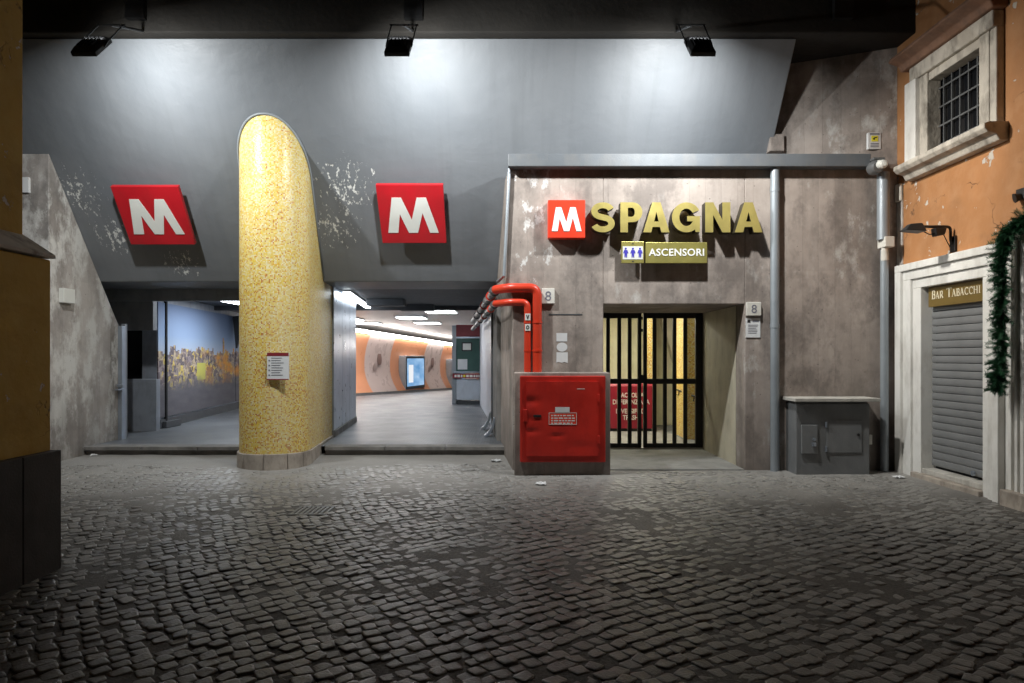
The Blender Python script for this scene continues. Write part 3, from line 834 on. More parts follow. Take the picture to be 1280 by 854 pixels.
t = thing('lift_sign', 'gold panel with white word ASCENSORI under the big lettering', 'sign', (px(846, 9.13), D, pz(330, 9.13)))
x0, x1, z0, z1 = px(807, 9.13), px(884, 9.13), pz(329, 9.13), pz(303, 9.13)
B(x0, x1, 9.13, 9.18, z0, z1).build('panel', 'brass_panel', t, bevel=.003)
for xx in (.25, .75): B(x0 + (x1 - x0) * xx - .02, x0 + (x1 - x0) * xx + .02, 9.18, D, z0 + .1, z0 + .14).build('bracket', 'pipe_dark', t)
text_mb('ASCENSORI', .098, .004, .018, 1.05, width=(x1 - x0) * .90).xform(on_front((x0 + x1) / 2, 9.129, (z0 + z1) / 2 + .005)).build('word', 'white_bright', t)

# ================================================================== GATE AND LIFT LOBBY
GY = 11.3
t = thing('gate', 'black steel bar gate closing the lit doorway', 'gate', (2.2, GY, 0))
gz0, gz1 = .035, pz(390.5, GY)
gx = [1.27, px(801.5, GY), px(804, GY), px(878, GY)]
for a, b in ((gx[0], gx[1]), (gx[2], gx[3])):
    sw0 = .075 if a == gx[0] else .06; sw1 = .06 if a == gx[0] else .12
    B(a, a + sw0, GY - .03, GY + .03, gz0, gz1).build('stile', 'black_metal', t, bevel=.004)
    B(b - sw1, b, GY - .03, GY + .03, gz0, gz1).build('stile', 'black_metal', t, bevel=.004)
    for z0, z1 in ((gz0, gz0 + .07), (pz(480, GY), pz(473.5, GY)), (gz1 - .10, gz1)):
        B(a + sw0, b - sw1, GY - .026, GY + .026, z0, z1).build('rail', 'black_metal', t, bevel=.003)
    nb = 4
    step = (b - sw1 - a - sw0) / (nb + 0.0)
    for k in range(nb if a == gx[0] else 4):
        xc = a + sw0 + step * (k + .62) if a == gx[0] else px((818, 831, 843, 856.5)[k], GY)
        if a == gx[0]: xc = px((738, 760, 774, 787)[k], GY)
        B(xc - .031, xc + .031, GY - .022, GY + .022, gz0 + .07, pz(480, GY)).build('bar', 'black_metal', t, bevel=.003)
        B(xc - .031, xc + .031, GY - .022, GY + .022, pz(473.5, GY), gz1 - .10).build('bar', 'black_metal', t, bevel=.003)
for z in (pz(400, GY), pz(415, GY)): MB().tube([(gx[1] + .005, GY - .04, z), (gx[1] + .005, GY - .04, z + .05)], .016, 8).build('hinge', 'black_metal', t)
B(gx[1] - .04, gx[1] + .05, GY - .05, GY - .03, 1.1, 1.24).build('lock_box', 'black_metal', t, bevel=.004)
B(1.24, 3.15, 9.25, 16.1, -.05, .012).build('lobby_floor', paint('lobby_floor_concrete', (.26, .255, .245), .65, vary=.2, scale=2.5, dirt=(.12, .115, .11), dirt_amt=.5, bump=.003), kind='structure')
B(3.15, 4.7, 11.4, 16.1, -.05, .010).build('lobby_floor', 'cab_grey', kind='structure')
B(1.24, 3.15, GY - .05, GY + .1, .012, .032).build('threshold', 'white_sign', label='pale strip threshold below the black bar gate', cat='threshold')
t = thing('lift_lobby', 'cream painted lift lobby seen through the black bar gate', 'room', (2.7, 14, 0))
B(.8, 4.7, 15.9, 16.1, 0, 2.9).build('back_wall', 'cream_wall', t)
B(.8, 1.0, 11.42, 15.9, 0, 2.9).build('side_wall', 'cream_wall', t)
B(4.5, 4.7, 11.42, 15.9, 0, 2.9).build('side_wall', 'cream_wall', t)
B(.8, 4.7, 11.42, 16.1, 2.62, 2.8).build('ceiling', 'white_sign', t)
B(1.0, 3.3, 11.403, 11.42, gz1 + .02, 2.62).build('header', 'cream_wall', t)
B(px(818, 15), px(843, 15) + .3, 15.2, 15.9, 0, 2.62).build('wall_block', 'cream_wall', t)
MB().prism([(px(828, 14.9), 2.62), (px(845, 14.9), 2.62), (px(845, 14.9), 1.35), (px(828, 14.9), 2.3)], 14.9, 15.2, 'y').build('stair_soffit', 'recess_wall', t)
def mosaic_pier(x0, x1, y0, y1, par):
    mb = B(x0, x1, y0, y1, 0, 2.62); mb.uv = [(v.x + v.y, v.z) for v in mb.v]; mb.build('mosaic_pier', 'mosaic', par)
mosaic_pier(px(809, 14.6), px(818, 14.6), 14.6, 15.1, t); mosaic_pier(px(858, 12.6), px(869, 12.6), 12.6, 13.4, t)
t = thing('ceiling_tube', 'bare fluorescent light on the lift lobby ceiling', 'ceiling light', (2.1, 12.6, 2.5))
B(1.3, 2.7, 12.4, 12.75, 2.56, 2.615).build('housing', 'white_sign', t); B(1.33, 2.67, 12.43, 12.72, 2.535, 2.558).build('diffuser', 'room_light', t)
t = thing('ceiling_tube', 'fluorescent light over the red bin in the lobby', 'ceiling light', (2.4, 14.2, 2.5))
B(1.5, 2.7, 13.9, 14.2, 2.56, 2.615).build('housing', 'white_sign', t); B(1.53, 2.67, 13.93, 14.17, 2.535, 2.558).build('diffuser', 'room_light', t)
t = thing('handrail', 'dark wall handrail beyond the gate bars', 'handrail', (3.4, 12.9, .9))
p0, p1 = P(845, 487, 13.2), P(872, 497, 12.4)
MB().tube([p0, p1], .018, 8).build('rail', 'black_metal', t, smooth=True)
for q in (.15, .85): MB().tube([p0.lerp(p1, q), p0.lerp(p1, q) + Vector((0, .05, -.09)), p0.lerp(p1, q) + Vector((0, .2, -.09))], .009, 6).build('bracket', 'black_metal', t)
# recycling bin
t = thing('recycling_bin', 'dark red recycling bin with white lettering behind the gate', 'bin', (2.45, 14.2, 0))
bx0, bx1, by = px(757, 13.9), px(817, 13.9), 13.9
bz0, bz1 = pz(536, by), pz(480, by)
MB().loft([[(bx0 + .02, by + .02, bz0), (bx1 - .02, by + .02, bz0), (bx1 - .02, by + .6, bz0), (bx0 + .02, by + .6, bz0)],
           [(bx0, by, bz1 - .05), (bx1, by, bz1 - .05), (bx1, by + .62, bz1 - .05), (bx0, by + .62, bz1 - .05)],
           [(bx0 + .02, by + .04, bz1), (bx1 - .02, by + .04, bz1), (bx1 - .02, by + .58, bz1), (bx0 + .02, by + .58, bz1)]]).build('body', 'bin_red', t, bevel=.012)
B(bx0 + .04, bx1 - .04, by + .05, by + .55, .012, bz0).build('base', 'black_metal', t)
for txt, yy, w, xc in (('RACCOLTA', 493, 32, 789), ('DIFFERENZIATA', 501.5, 46, 789), ('DIVERSIFIED', 513, 36, 788), ('TRASH', 521, 19, 788)):
    text_mb(txt, 6 * by / F, .003, .02, 1.0, width=w * by / F).xform(on_front(px(xc, by), by - .001 + (.02 if yy > 510 else .012) * 0, pz(yy + 1, by))).build('lettering', 'white_sign', t, label='white words ' + txt)

# ================================================================== FIRE CABINET AND PIPES
t = thing('fire_cabinet', 'dented red fire hydrant cabinet on a concrete pedestal', 'cabinet', (.66, 8.9, 0))
FY = 8.87
B(px(643, FY), px(763, FY), FY, D + .01, -.05, pz(466, FY)).build('pedestal', 'concrete', t, bevel=.01)
fx0, fx1, fz0, fz1 = px(650, FY - .05), px(757, FY - .05), pz(578, FY - .05), pz(470, FY - .05)
B(fx0, fx1, FY - .055, FY - .001, fz0, fz1).build('frame', 'fire_red', t, bevel=.012)
# door with dents: a grid pushed in
dx0, dx1, dz0, dz1 = px(658, FY - .07), px(748, FY - .07), pz(570, FY - .07), pz(477, FY - .07)
mb = MB(); NX, NZ = 36, 36
def dent(u, v):
    s = 0
    for cu, cv, rx, rz, a in ((.07, .73, .12, .05, .016), (.42, .27, .09, .025, .014), (.04, .5, .07, .035, .012), (.07, .33, .1, .03, .013), (.75, .12, .2, .06, .006), (.5, .62, .35, .2, .005)):
        s += a * math.exp(-((u - cu) / rx) ** 2 - ((v - cv) / rz) ** 2)
    return s
for j in range(NZ + 1):
    for i in range(NX + 1):
        u, v = i / NX, j / NZ
        mb.v.append(Vector((dx0 + (dx1 - dx0) * u, FY - .082 + dent(u, v), dz0 + (dz1 - dz0) * v)))
for j in range(NZ):
    for i in range(NX): mb.f.append((j * (NX + 1) + i, j * (NX + 1) + i + 1, (j + 1) * (NX + 1) + i + 1, (j + 1) * (NX + 1) + i))
K = len(mb.v)
edge = [i for i in range(NX + 1)] + [(j + 1) * (NX + 1) - 1 for j in range(1, NZ + 1)] + [NZ * (NX + 1) + i for i in range(NX - 1, -1, -1)] + [j * (NX + 1) for j in range(NZ - 1, 0, -1)]
for e in edge: mb.v.append(Vector((mb.v[e].x, FY - .05, mb.v[e].z)))
for k in range(len(edge)):
    a, b = k, (k + 1) % len(edge); mb.f.append((edge[a], K + a, K + b, edge[b]))
door = mb.build('door', 'fire_red', t, smooth='auto')
B(dx0 + .09, dx0 + .19, FY - .091, FY - .075, dz0 + .50, dz0 + .53).build('handle', 'black_metal', door, bevel=.003)
for zc in (.22, .78): B(dx1 - .012, dx1 + .016, FY - .094, FY - .06, dz0 + (dz1 - dz0) * zc - .05, dz0 + (dz1 - dz0) * zc + .05).build('hinge', 'fire_red', door, bevel=.004)
B(dx0 - .04, dx0 + .012, FY - .090, FY - .05, dz0 + .44, dz0 + .60).build('latch', 'fire_red', door, bevel=.006)
lx0, lx1, lz0, lz1 = px(686, FY - .09), px(721, FY - .09), pz(531, FY - .09), pz(516, FY - .09)
lab = B(lx0, lx1, FY - .0835, FY - .081, lz0, lz1).build('label_plate', 'red_bright', door)
for a in ((lx0, lx1, lz0, lz0 + .006), (lx0, lx1, lz1 - .006, lz1), (lx0, lx0 + .006, lz0 + .006, lz1 - .006), (lx1 - .006, lx1, lz0 + .006, lz1 - .006)):
    B(a[0], a[1], FY - .0855, FY - .0837, a[2], a[3]).build('label_border', 'white_sign', door)
for k in range(4):
    zz = lz1 - .03 - k * .033
    xx = lx0 + .03
    while xx < lx1 - .05:
        w = random.uniform(.02, .06); B(xx, min(xx + w, lx1 - .025), FY - .0853, FY - .0837, zz - .016, zz).build('label_word', 'white_sign', door); xx += w + .012
B(px(694, FY - .09), px(712, FY - .09), FY - .0855, FY - .0837, pz(515.5, FY - .09), pz(509, FY - .09)).build('sticker', 'paper', door)
B(dx0 + .65, dx0 + .75, FY - .0835, FY - .0815, dz1 - .10, dz1 - .09).build('scratch', 'pink_gloss', door)

def pipe_run(name, label, x, ytop, r, bend):
    Y = D - r - .03
    X = px(x, Y); Zt = pz(ytop, Y); XE = px(626, Y) - .02
    t = thing(name, label, 'pipe', (X, Y, 1.3))
    path = rounded([(X, Y, 1.30), (X, Y, Zt), (XE + .12, Y, Zt), (XE - .06, Y + .25, Zt)], bend)
    MB().tube(path, r, 14).build('riser', 'pipe_red', t, smooth='auto')
    p0 = Vector(path[-1])
    end = Vector((p0.x - .09 * 8.2 - .05, p0.y + 8.2, Zt - .03))
    MB().tube([p0, end], r * .92, 12).build('run', 'pipe_dark', t, smooth='auto')
    for q in (.03, .12, .22, .34, .5, .7):
        c = p0.lerp(end, q); d = (end - p0).normalized()
        MB().tube([c - d * .03, c + d * .03], r * 1.25, 12).build('clamp', 'pipe_red' if q in (.12, .34) else 'pipe_dark', t, smooth='auto')
    for z in (1.62, 2.0):
        if z < Zt - .2: MB().tube([(X, Y, z - .012), (X, Y, z + .012)], r * 1.12, 14).build('collar', 'pipe_red', t, smooth='auto')
    return t, X, Y
t1, X1, Y1 = pipe_run('fire_pipe', 'thick taller red pipe rising from the fire cabinet', 671.5, 360, .062, .11)
t2, X2, Y2 = pipe_run('fire_pipe', 'thinner shorter red pipe rising from the fire cabinet', 659.5, 378, .048, .09)
for yy in (396.5, 409.5):
    zc = pz(yy, Y2)
    B(X2 - .036, X2 + .036, Y2 - .054, Y2 - .046, zc - .045, zc + .045).build('sticker', 'white_sign', t2)
    if yy < 400: lp = [[(-.022, .028), (-.010, .028), (0, -.004), (.010, .028), (.022, .028), (.006, -.03), (-.006, -.03)]]
    else: lp = [arc(0, 0, .022, .028, 0, 345, 14), arc(0, 0, .011, .015, 0, 345, 14)]
    outline_mb(lp, .002).xform(on_front(X2, Y2 - .0545, zc)).build('sticker_mark', 'black_ink', t2)

# wall details
def plate8(x0, y0, x1, y1, label):
    t = thing('house_number', label, 'number plate', (px((x0 + x1) / 2, D), D, pz(y1, D)), 'house number plates')
    a, b, c, d = px(x0, D), px(x1, D), pz(y1, D), pz(y0, D)
    B(a, b, D - .05, D - .002, c, d).build('plate', 'plate_stone', t, bevel=.006)
    text_mb('8', (d - c) * .62, .002, 0.0).xform(on_front((a + b) / 2, D - .051, (c + d) / 2)).build('numeral', 'ink', t)
plate8(677, 361, 693, 380, 'stone number plate 8 beside the red pipes')
plate8(932, 378, 950, 395, 'stone number plate 8 at the gated doorway above a notice')
t = thing('wall_notice', 'white printed notice below the number plate by the gated doorway', 'notice', (px(941, D), D, pz(422, D)))
a, b, c, d = px(932, D), px(950, D), pz(422, D), pz(398, D)
B(a, b, D - .012, D - .002, c, d).build('sheet', 'paper', t)
B(a + .02, a + .06, D - .0145, D - .0125, d - .06, d - .025).build('logo', 'black_ink', t)
B(a + .09, b - .02, D - .0145, D - .0125, d - .05, d - .03).build('text_line', 'ink', t)
for k in range(6): B(a + .03, b - .03 - random.uniform(0, .04), D - .0145, D - .0125, d - .095 - k * .022, d - .088 - k * .022).build('text_line', 'ink', t)
Yp = D - .004
B(px(695.5, D), px(709, D), Yp, D - .001, pz(427, D), pz(416.5, D)).build('sticker', 'paper', label='upper white rectangular sticker on the concrete pier', cat='sticker')
outline_mb([arc(0, 0, .073, .062, 0, 350, 20)], .003).xform(on_front(px(702.5, D), D - .001, pz(434, D))).build('sticker', 'paper', label='round white sticker on the concrete pier', cat='sticker')
outline_mb([[(-.075, .07), (.078, .07), (.078, -.075), (.03, -.06), (.0, -.072), (-.05, -.06), (-.078, -.07)]], .003).xform(on_front(px(702.5, D), D - .001, pz(447, D))).build('sticker', 'paper', label='torn white square sticker below the round sticker', cat='sticker')

# vertical conduits
t = thing('downpipe', 'slim grey downpipe on concrete wall beside the gold lettering', 'pipe', (px(968.5, 9.2), 9.2, 0))
MB().tube([(px(968.5, 9.2), 9.2, -.02), (px(968.5, 9.2), 9.2, pz(206, 9.2))], .058, 16).build('pipe', 'pipe_grey', t, smooth='auto')
for yy in (240, 410): MB().tube([(px(968.5, 9.2), 9.2, pz(yy, 9.2)), (px(968.5, 9.2), 9.2, pz(yy - 5, 9.2))], .064, 16).build('collar', 'pipe_grey', t, smooth='auto')
t = thing('downpipe', 'grey downpipe beside the street cabinet with a wider upper sleeve', 'pipe', (px(1107, 9.18), 9.18, 0))
X = px(1107, 9.15)
MB().tube([(X, 9.18, -.02), (X, 9.18, pz(312, 9.15))], .052, 14).build('pipe', 'pipe_grey', t, smooth='auto')
MB().tube([(px(1104, 9.15), 9.15, pz(300, 9.15)), (px(1104, 9.15), 9.15, pz(216, 9.15))], .078, 16).build('sleeve', 'pipe_grey', t, smooth='auto')
B(X - .06, X + .07, 9.05, 9.25, pz(310, 9.15), pz(297, 9.15)).build('junction_box', 'plate_stone', t, bevel=.01)
MB().tube([(X - .02, 9.14, pz(310, 9.15)), (X, 9.17, pz(325, 9.15))], [.04, .052], 12).build('reducer', 'plate_stone', t, smooth='auto')
t = thing('security_camera', 'grey dome security camera at the end of the steel beam', 'camera', (px(1099, 9.0), 9.0, pz(218, 9.0)))
c = P(1097, 208, 9.0)
mb = MB(); mb.tube([c + Vector((0, .12, .0)), c + Vector((0, .02, 0)), c + Vector((0, -.03, -.01))], [.09, .095, .07], 18).build('ring', 'pipe_dark', t, smooth='auto')
mb = MB(); mb.tube([c + Vector((.02, -.02, .02)), c + Vector((.02, -.11, .0)), c + Vector((.02, -.13, 0))], [.06, .055, .03], 14).build('lens_hood', 'white_sign', t, smooth='auto')
B(c.x - .05, c.x + .1, 9.0, 9.26, c.z + .09, c.z + .12).build('bracket', 'pipe_dark', t, bevel=.004)
t = thing('camera_notice', 'white video surveillance notice with yellow square on upper wall', 'sign', (px(1092, 9.36), 9.36, pz(186, 9.36)))
a, b, c_, d = px(1085, 9.36), px(1100.5, 9.36), pz(186.5, 9.36), pz(166, 9.36)
B(a, b, 9.35, 9.40, c_, d).build('sheet', 'paper', t)
B(a + .04, b - .04, 9.345, 9.349, c_ + .10, d - .045).build('yellow_square', 'yellow', t)
outline_mb([[(-.025, .0), (-.01, .012), (.03, .022), (.03, .01), (.0, 0.0), (-.004, -.02), (-.015, -.02)]], .002).xform(on_front((a + b) / 2, 9.3445, (c_ + d) / 2 + .03)).build('camera_symbol', 'black_ink', t)
B(a + .02, b - .02, 9.345, 9.349, d - .03, d - .012).build('text_line', 'ink', t)
for k in range(3): B(a + .03, b - .03, 9.345, 9.349, c_ + .025 + k * .022, c_ + .034 + k * .022).build('text_line', 'ink', t)
B(px(1122, 9.2), px(1129, 9.2), 9.14, 9.268, pz(252, 9.2), pz(230, 9.2)).build('junction_box', 'plate_stone', label='small pale junction box in the corner under the window sill', cat='box', bevel=.01)

# street cabinet
t = thing('street_cabinet', 'grey utility cabinet with pale stone shelf against the concrete wall', 'cabinet', (4.2, 9.0, 0))
CFY = 8.93
cx0, cx1 = 3.717, px(1087, CFY)
B(cx0, cx1, CFY, D - .004, -.05, .925).build('body', 'cab_grey', t, bevel=.008)
B(cx0 - .05, cx1 + .10, CFY - .09, D - .003, .955, 1.0).build('shelf', 'stone_light', t, bevel=.006)
B(cx0 + .02, cx1 - .02, CFY + .03, D - .005, .925, .955).build('shelf_bed', 'cab_grey', t)
for (a, b, c_, d, nm) in ((1001, 1021, 567, 531, 's'), (1033, 1077, 566, 525, 'b')):
    x0, x1, z0, z1 = px(a, CFY), px(b, CFY), pz(c_, CFY), pz(d, CFY)
    dr = B(x0, x1, CFY - (.03 if nm == 's' else .012), CFY - .001, z0, z1).build('door', 'cab_grey', t, bevel=.006)
    if nm == 's':
        MB().tube([((x1 - .05), CFY - .03, (z0 + z1) / 2), ((x1 - .05), CFY - .055, (z0 + z1) / 2)], .018, 10).build('lock', 'steel', dr)
        B(x1 - .075, x1 - .03, CFY - .06, CFY - .03, (z0 + z1) / 2 - .09, (z0 + z1) / 2 - .04).build('padlock', 'steel', dr, bevel=.006)
    else:
        for q in (.12, .86): MB().tube([(x0 - .012, CFY - .018, z0 + (z1 - z0) * q - .035), (x0 - .012, CFY - .018, z0 + (z1 - z0) * q + .035)], .014, 8).build('hinge', 'steel', dr)
        MB().tube([(x1 - .05, CFY - .012, z0 + (z1 - z0) * .55), (x1 - .05, CFY - .024, z0 + (z1 - z0) * .55)], .018, 10).build('lock', 'black_metal', dr)
B(cx1 + .10, cx1 + .19, 9.22, 9.268, pz(556, 9.2), pz(544, 9.2)).build('socket_box', 'plate_stone', label='tiny pale box on the wall between street cabinet and downpipe', cat='box', bevel=.004)

# ================================================================== RIGHT BUILDING
BX = 5.24
t = thing('shop_building', 'orange plastered building with barred window and closed bar', 'building', (5.5, 7.5, 0))
def wallpart(y0, y1, z0, z1): return B(BX, BX + .5, y0, y1, z0, z1)
dY0, dY1, dZ = 7.54, 8.68, 2.42           # shop opening
wY0, wY1, wZ0, wZ1 = 7.52, 8.46, 4.03, 4.96
m = MB()
for a in ((2.0, 5.35, -.05, 2.6), (6.9, dY0 - .02, -.05, dZ + .02), (dY1 + .02, 9.30, -.05, dZ + .02), (5.35, 6.9, dZ, 2.6), (6.9, 9.30, dZ + .02, 2.6), (2.0, 9.30, 2.6, wZ0 - .02), (2.0, wY0 - .02, wZ0 - .02, wZ1 + .02), (wY1 + .02, 9.95, wZ0 - .02, wZ1 + .02), (2.0, 9.95, wZ1 + .02, 9.5)):
    if a[3] > a[2] and a[1] > a[0]: m.box(BX, BX + .5, *a)
m.build('wall', 'orange_plaster', t)
B(BX + .35, BX + .45, 5.3, 9.2, -.05, 9).build('inner_wall', 'dark_void', t)
# barred window
FXo = BX - .15
win = MB().prism([(wY0 - .26, wZ1 + .28), (wY1 + .33, wZ1 + .28), (wY1 + .33, wZ1 + .1), (wY0 - .26, wZ1 + .1)], FXo + .02, BX, 'x').build('window', 'stone_frame', t, bevel=.015)
B(FXo + .05, BX + .08, wY0 - .16, wY0, wZ0, wZ1 + .1).build('jamb', 'stone_frame', win, bevel=.012)
B(FXo + .05, BX + .08, wY1, wY1 + .16, wZ0, wZ1 + .1).build('jamb', 'stone_frame', win, bevel=.012)
B(FXo, BX, wY1 + .16, wY1 + .40, wZ0, wZ1 + .1).build('side_slab', 'plaster_white', win, bevel=.01)
B(FXo + .06, BX, wY0 - .26, wY0 - .16, wZ0, wZ1 + .1).build('side_slab', 'stone_frame', win, bevel=.01)
B(FXo + .07, BX + .08, wY0, wY1, wZ1, wZ1 + .1).build('head', 'stone_frame', win, bevel=.01)
MB().prism([(BX - .26, wZ0 - .07), (BX - .26, wZ0 - .02), (BX - .20, wZ0), (BX + .2, wZ0), (BX + .2, wZ0 - .2), (BX - .10, wZ0 - .2), (BX - .14, wZ0 - .13), (BX - .22, wZ0 - .11)], wY0 - .32, wY1 + .46, 'y').build('sill', 'stone_frame', win, bevel=.01)
MB().prism([(BX - .34, wZ1 + .40), (BX - .32, wZ1 + .45), (BX - .2, wZ1 + .51), (BX, wZ1 + .55), (BX, wZ1 + .282), (BX - .17, wZ1 + .282), (BX - .2, wZ1 + .35)], wY0 - .32, wY1 + .45, 'y').build('hood', 'terracotta', win, bevel=.015)
B(BX + .09, BX + .11, wY0 - .1, wY1 + .1, wZ0 - .1, wZ1 + .1).build('pane', paint('dark_pane', (.008, .009, .011), .1, bump=0), win)
for k in range(6):
    y = wY0 + (wY1 - wY0) * (k + .6) / 6.2; B(BX + .05, BX + .066, y - .008, y + .008, wZ0, wZ1).build('bar', 'pipe_dark', win)
for k in range(4):
    z = wZ0 + (wZ1 - wZ0) * (k + .55) / 4; B(BX + .046, BX + .0495, wY0, wY1, z - .01, z + .01).build('bar', 'pipe_dark', win)
# moulded white shop surround
def moulding(y0, y1, ztop, name, par):
    """three-step surround: two jambs and a lintel, y0..y1 opening"""
    root = None
    steps = ((0, .12, .045), (.12, .24, .075), (.24, .33, .11))
    for i, (a, b, d_) in enumerate(steps):
        for yy0, yy1 in ((y0 - b, y0 - a), (y1 + a * 1.45, y1 + b * 1.45)):
            o = B(BX - d_, BX + (.16 if i == 0 else .02), yy0, yy1, -.04, ztop + a).build('jamb_band' if root else name, 'plaster_white', root or par, bevel=.008)
            if root is None: root = o
        B(BX - d_ - .001, BX + (.16 if i == 0 else .02), y0 - b, y1 + b * 1.45, ztop + a, ztop + b).build('lintel_band', 'plaster_white', root, bevel=.008)
    return root
fr = moulding(dY0, dY1, dZ, 'door_surround', t)
SX = BX + .10
sh = B(SX + .05, SX + .07, dY0 - .02, dY1 + .02, .1, dZ).build('roller_shutter', 'dark_void', t)
sp = .093; z = .16; slat_me = None
while z < dZ - .1:
    if slat_me is None:
        mb = MB().prism([(SX + .045, z), (SX + .006, z + .002), (SX, z + .01), (SX - .003, z + .046), (SX, z + .082), (SX + .006, z + .088), (SX + .045, z + .090)], dY0 + .004, dY1 - .004, 'y')
        so = mb.build('slat', 'shutter', sh, smooth='auto'); slat_me = so; zf = z
    else:
        o2 = slat_me.copy(); COL.objects.link(o2); o2.parent = sh; o2.location = slat_me.location + Vector((0, 0, z - zf)); WO[o2] = WO[slat_me]
    z += sp
B(BX - .10, BX + .16, dY0 - .01, dY1 + .14, -.05, .06).build('step', 'travertine', t, bevel=.012)
B(BX - .03, BX + .16, dY0 + .002, dY1 - .002, .06, .125).build('threshold', 'stone_light', t, bevel=.008)
m = MB().tube([(SX - .03, 7.85, .20), (SX - .05, 7.85, .20)], .03, 10).build('shutter_lock', 'steel', sh)
# next doorway with fluted jamb
nx = 6.86
nd_ = B(BX - .10, BX + .02, nx, nx + .05, -.04, 2.95).build('fluted_surround', 'plaster_white', t, bevel=.006)
for k, (yy, dd) in enumerate(((nx + .055, .06), (nx + .10, .09), (nx + .15, .05), (nx + .20, .08))):
    B(BX - dd, BX + .02, yy, yy + .042, -.04, 2.95).build('flute', 'plaster_white', nd_, bevel=.006)
B(BX - .035, BX + .02, nx + .246, nx + .346, -.04, 2.73).build('flute', 'plaster_white', nd_, bevel=.004)
B(BX - .16, BX + .02, 6.62, nx + .26, -.04, .16).build('base_block', 'travertine', nd_, bevel=.01)
B(BX + .005, BX + .4, 5.3, nx, -.04, 2.6).build('door_leaf', 'plaster_white', t)
B(BX - .1, BX + .02, 5.3, nx, 2.6, 2.95).build('lintel', 'plaster_white', t, bevel=.008)
# shop sign
SZ0, SZ1 = 2.165, 2.415
t = thing('shop_sign', 'brown signboard reading BAR TABACCHI over the roller shutter', 'sign', (BX, 8.1, SZ0))
SGX = BX + .03
B(SGX, SGX + .06, dY0 + .01, dY1 - .04, SZ0, SZ1).build('board', 'brown_sign', t, bevel=.003)
SER = .06
def serif(kind):
    """strokes (x0,y0,x1,y1,w) on a unit height; thick and thin stems with serifs"""
    th, tn = .16, .07
    d = {
     'B': (.58, [((.15, 0), (.15, 1), th), ((.15, .965), (.36, .965), tn), ((.15, .52), (.38, .52), tn), ((.15, .035), (.40, .035), tn), ('a', .36, .745, .15, .22, 90, -90, .12), ('a', .39, .28, .17, .245, 90, -90, .14), ((.02, .985), (.15, .985), .03), ((.02, .015), (.15, .015), .03)]),
     'A': (.74, [((.10, 0), (.36, 1), tn), ((.34, 1), (.62, 0), th), ((.2, .33), (.5, .33), tn), ((0, .02), (.2, .02), .04), ((.5, .02), (.74, .02), .04)]),
     'R': (.70, [((.15, 0), (.15, 1), th), ((.15, .965), (.36, .965), tn), ((.15, .47), (.38, .47), tn), ('a', .37, .72, .17, .25, 90, -90, .13), ((.36, .46), (.64, .0), th), ((.02, .985), (.15, .985), .03), ((.02, .015), (.28, .015), .03)]),
     'T': (.68, [((.34, 0), (.34, 1), th), ((.02, .965), (.66, .965), tn), ((.22, .02), (.46, .02), .04), ((.035, .80), (.035, .96), .05), ((.645, .80), (.645, .96), .05)]),
     'C': (.70, [('a', .40, .5, .31, .46, 48, 312, .12), ((.64, .70), (.64, .93), .05)]),
     'H': (.78, [((.15, 0), (.15, 1), th), ((.62, 0), (.62, 1), th), ((.15, .52), (.62, .52), tn), ((.03, .985), (.27, .985), .03), ((.03, .015), (.27, .015), .03), ((.5, .985), (.75, .985), .03), ((.5, .015), (.75, .015), .03)]),
     'I': (.36, [((.17, 0), (.17, 1), th), ((.04, .985), (.3, .985), .03), ((.04, .015), (.3, .015), .03)])}
    return d[kind]
def word(seq, x, par):
    for ch, h in seq:
        w, st = serif(ch); mb = MB()
        for i, s_ in enumerate(st):
            if s_[0] == 'a':
                pa = arc(s_[1], s_[2], s_[3], s_[4], s_[5], s_[6], 12); wd = s_[7]
            else: pa = [s_[0], s_[1]]; wd = s_[2]
            rb = ribbon([(q[0] * h * 1.2, q[1] * h) for q in pa], wd * h)
            n_ = len(rb); dep = .003 + i * .0003
            half = n_ // 2
            for k in range(half - 1):
                qd = [rb[k], rb[k + 1], rb[n_ - 2 - k], rb[n_ - 1 - k]]
                mb.loft([[(q[0] + x, q[1], 0) for q in qd], [(q[0] + x, q[1], dep) for q in qd]])
        mb.xform(on_right(SGX - .0005, dY1 - .06, SZ0 + .095)).build('letter', 'cream_text', par, label='cream letter ' + ch)
        x += (w * 1.2 + .05) * h
    return x
h1, h2 = .106, .0865
xe = word((('B', h1), ('A', h2), ('R', h2)), .05, t)
word((('T', h1 * 1.05), ('A', h2), ('B', h2), ('A', h2), ('C', h2), ('C', h2), ('H', h2), ('I', h2)), xe + .06, t)

# sign lamp on its bracket arm (unlit)
t = thing('wall_lamp', 'unlit black sign lamp on a long arm above the bar', 'lamp', (BX, 8.08, 3.0))
LZ = 3.08
MB().tube(rounded([(BX, 8.08, LZ - .22), (BX - .05, 8.08, LZ - .18), (BX - .05, 8.08, LZ), (4.80, 8.08, LZ)], .05), .017, 8).build('arm', 'black_metal', t, smooth='auto')
B(BX - .03, BX, 8.03, 8.13, LZ - .30, LZ - .12).build('wall_plate', 'black_metal', t, bevel=.006)
MB().loft([[(4.62, 8.00, LZ - .05), (4.86, 7.98, LZ - .07), (4.86, 8.18, LZ - .07), (4.62, 8.16, LZ - .05)], [(4.70, 8.04, LZ + .03), (4.84, 8.04, LZ + .04), (4.84, 8.12, LZ + .04), (4.70, 8.12, LZ + .03)]]).build('shade', 'black_metal', t, bevel=.012)
MB().tube(rounded([(4.84, 8.08, LZ - .04), (4.95, 8.08, LZ - .10), (5.1, 8.1, LZ - .05), (BX - .01, 8.14, LZ - .25)], .04), .006, 6).build('cable', 'black_metal', t)
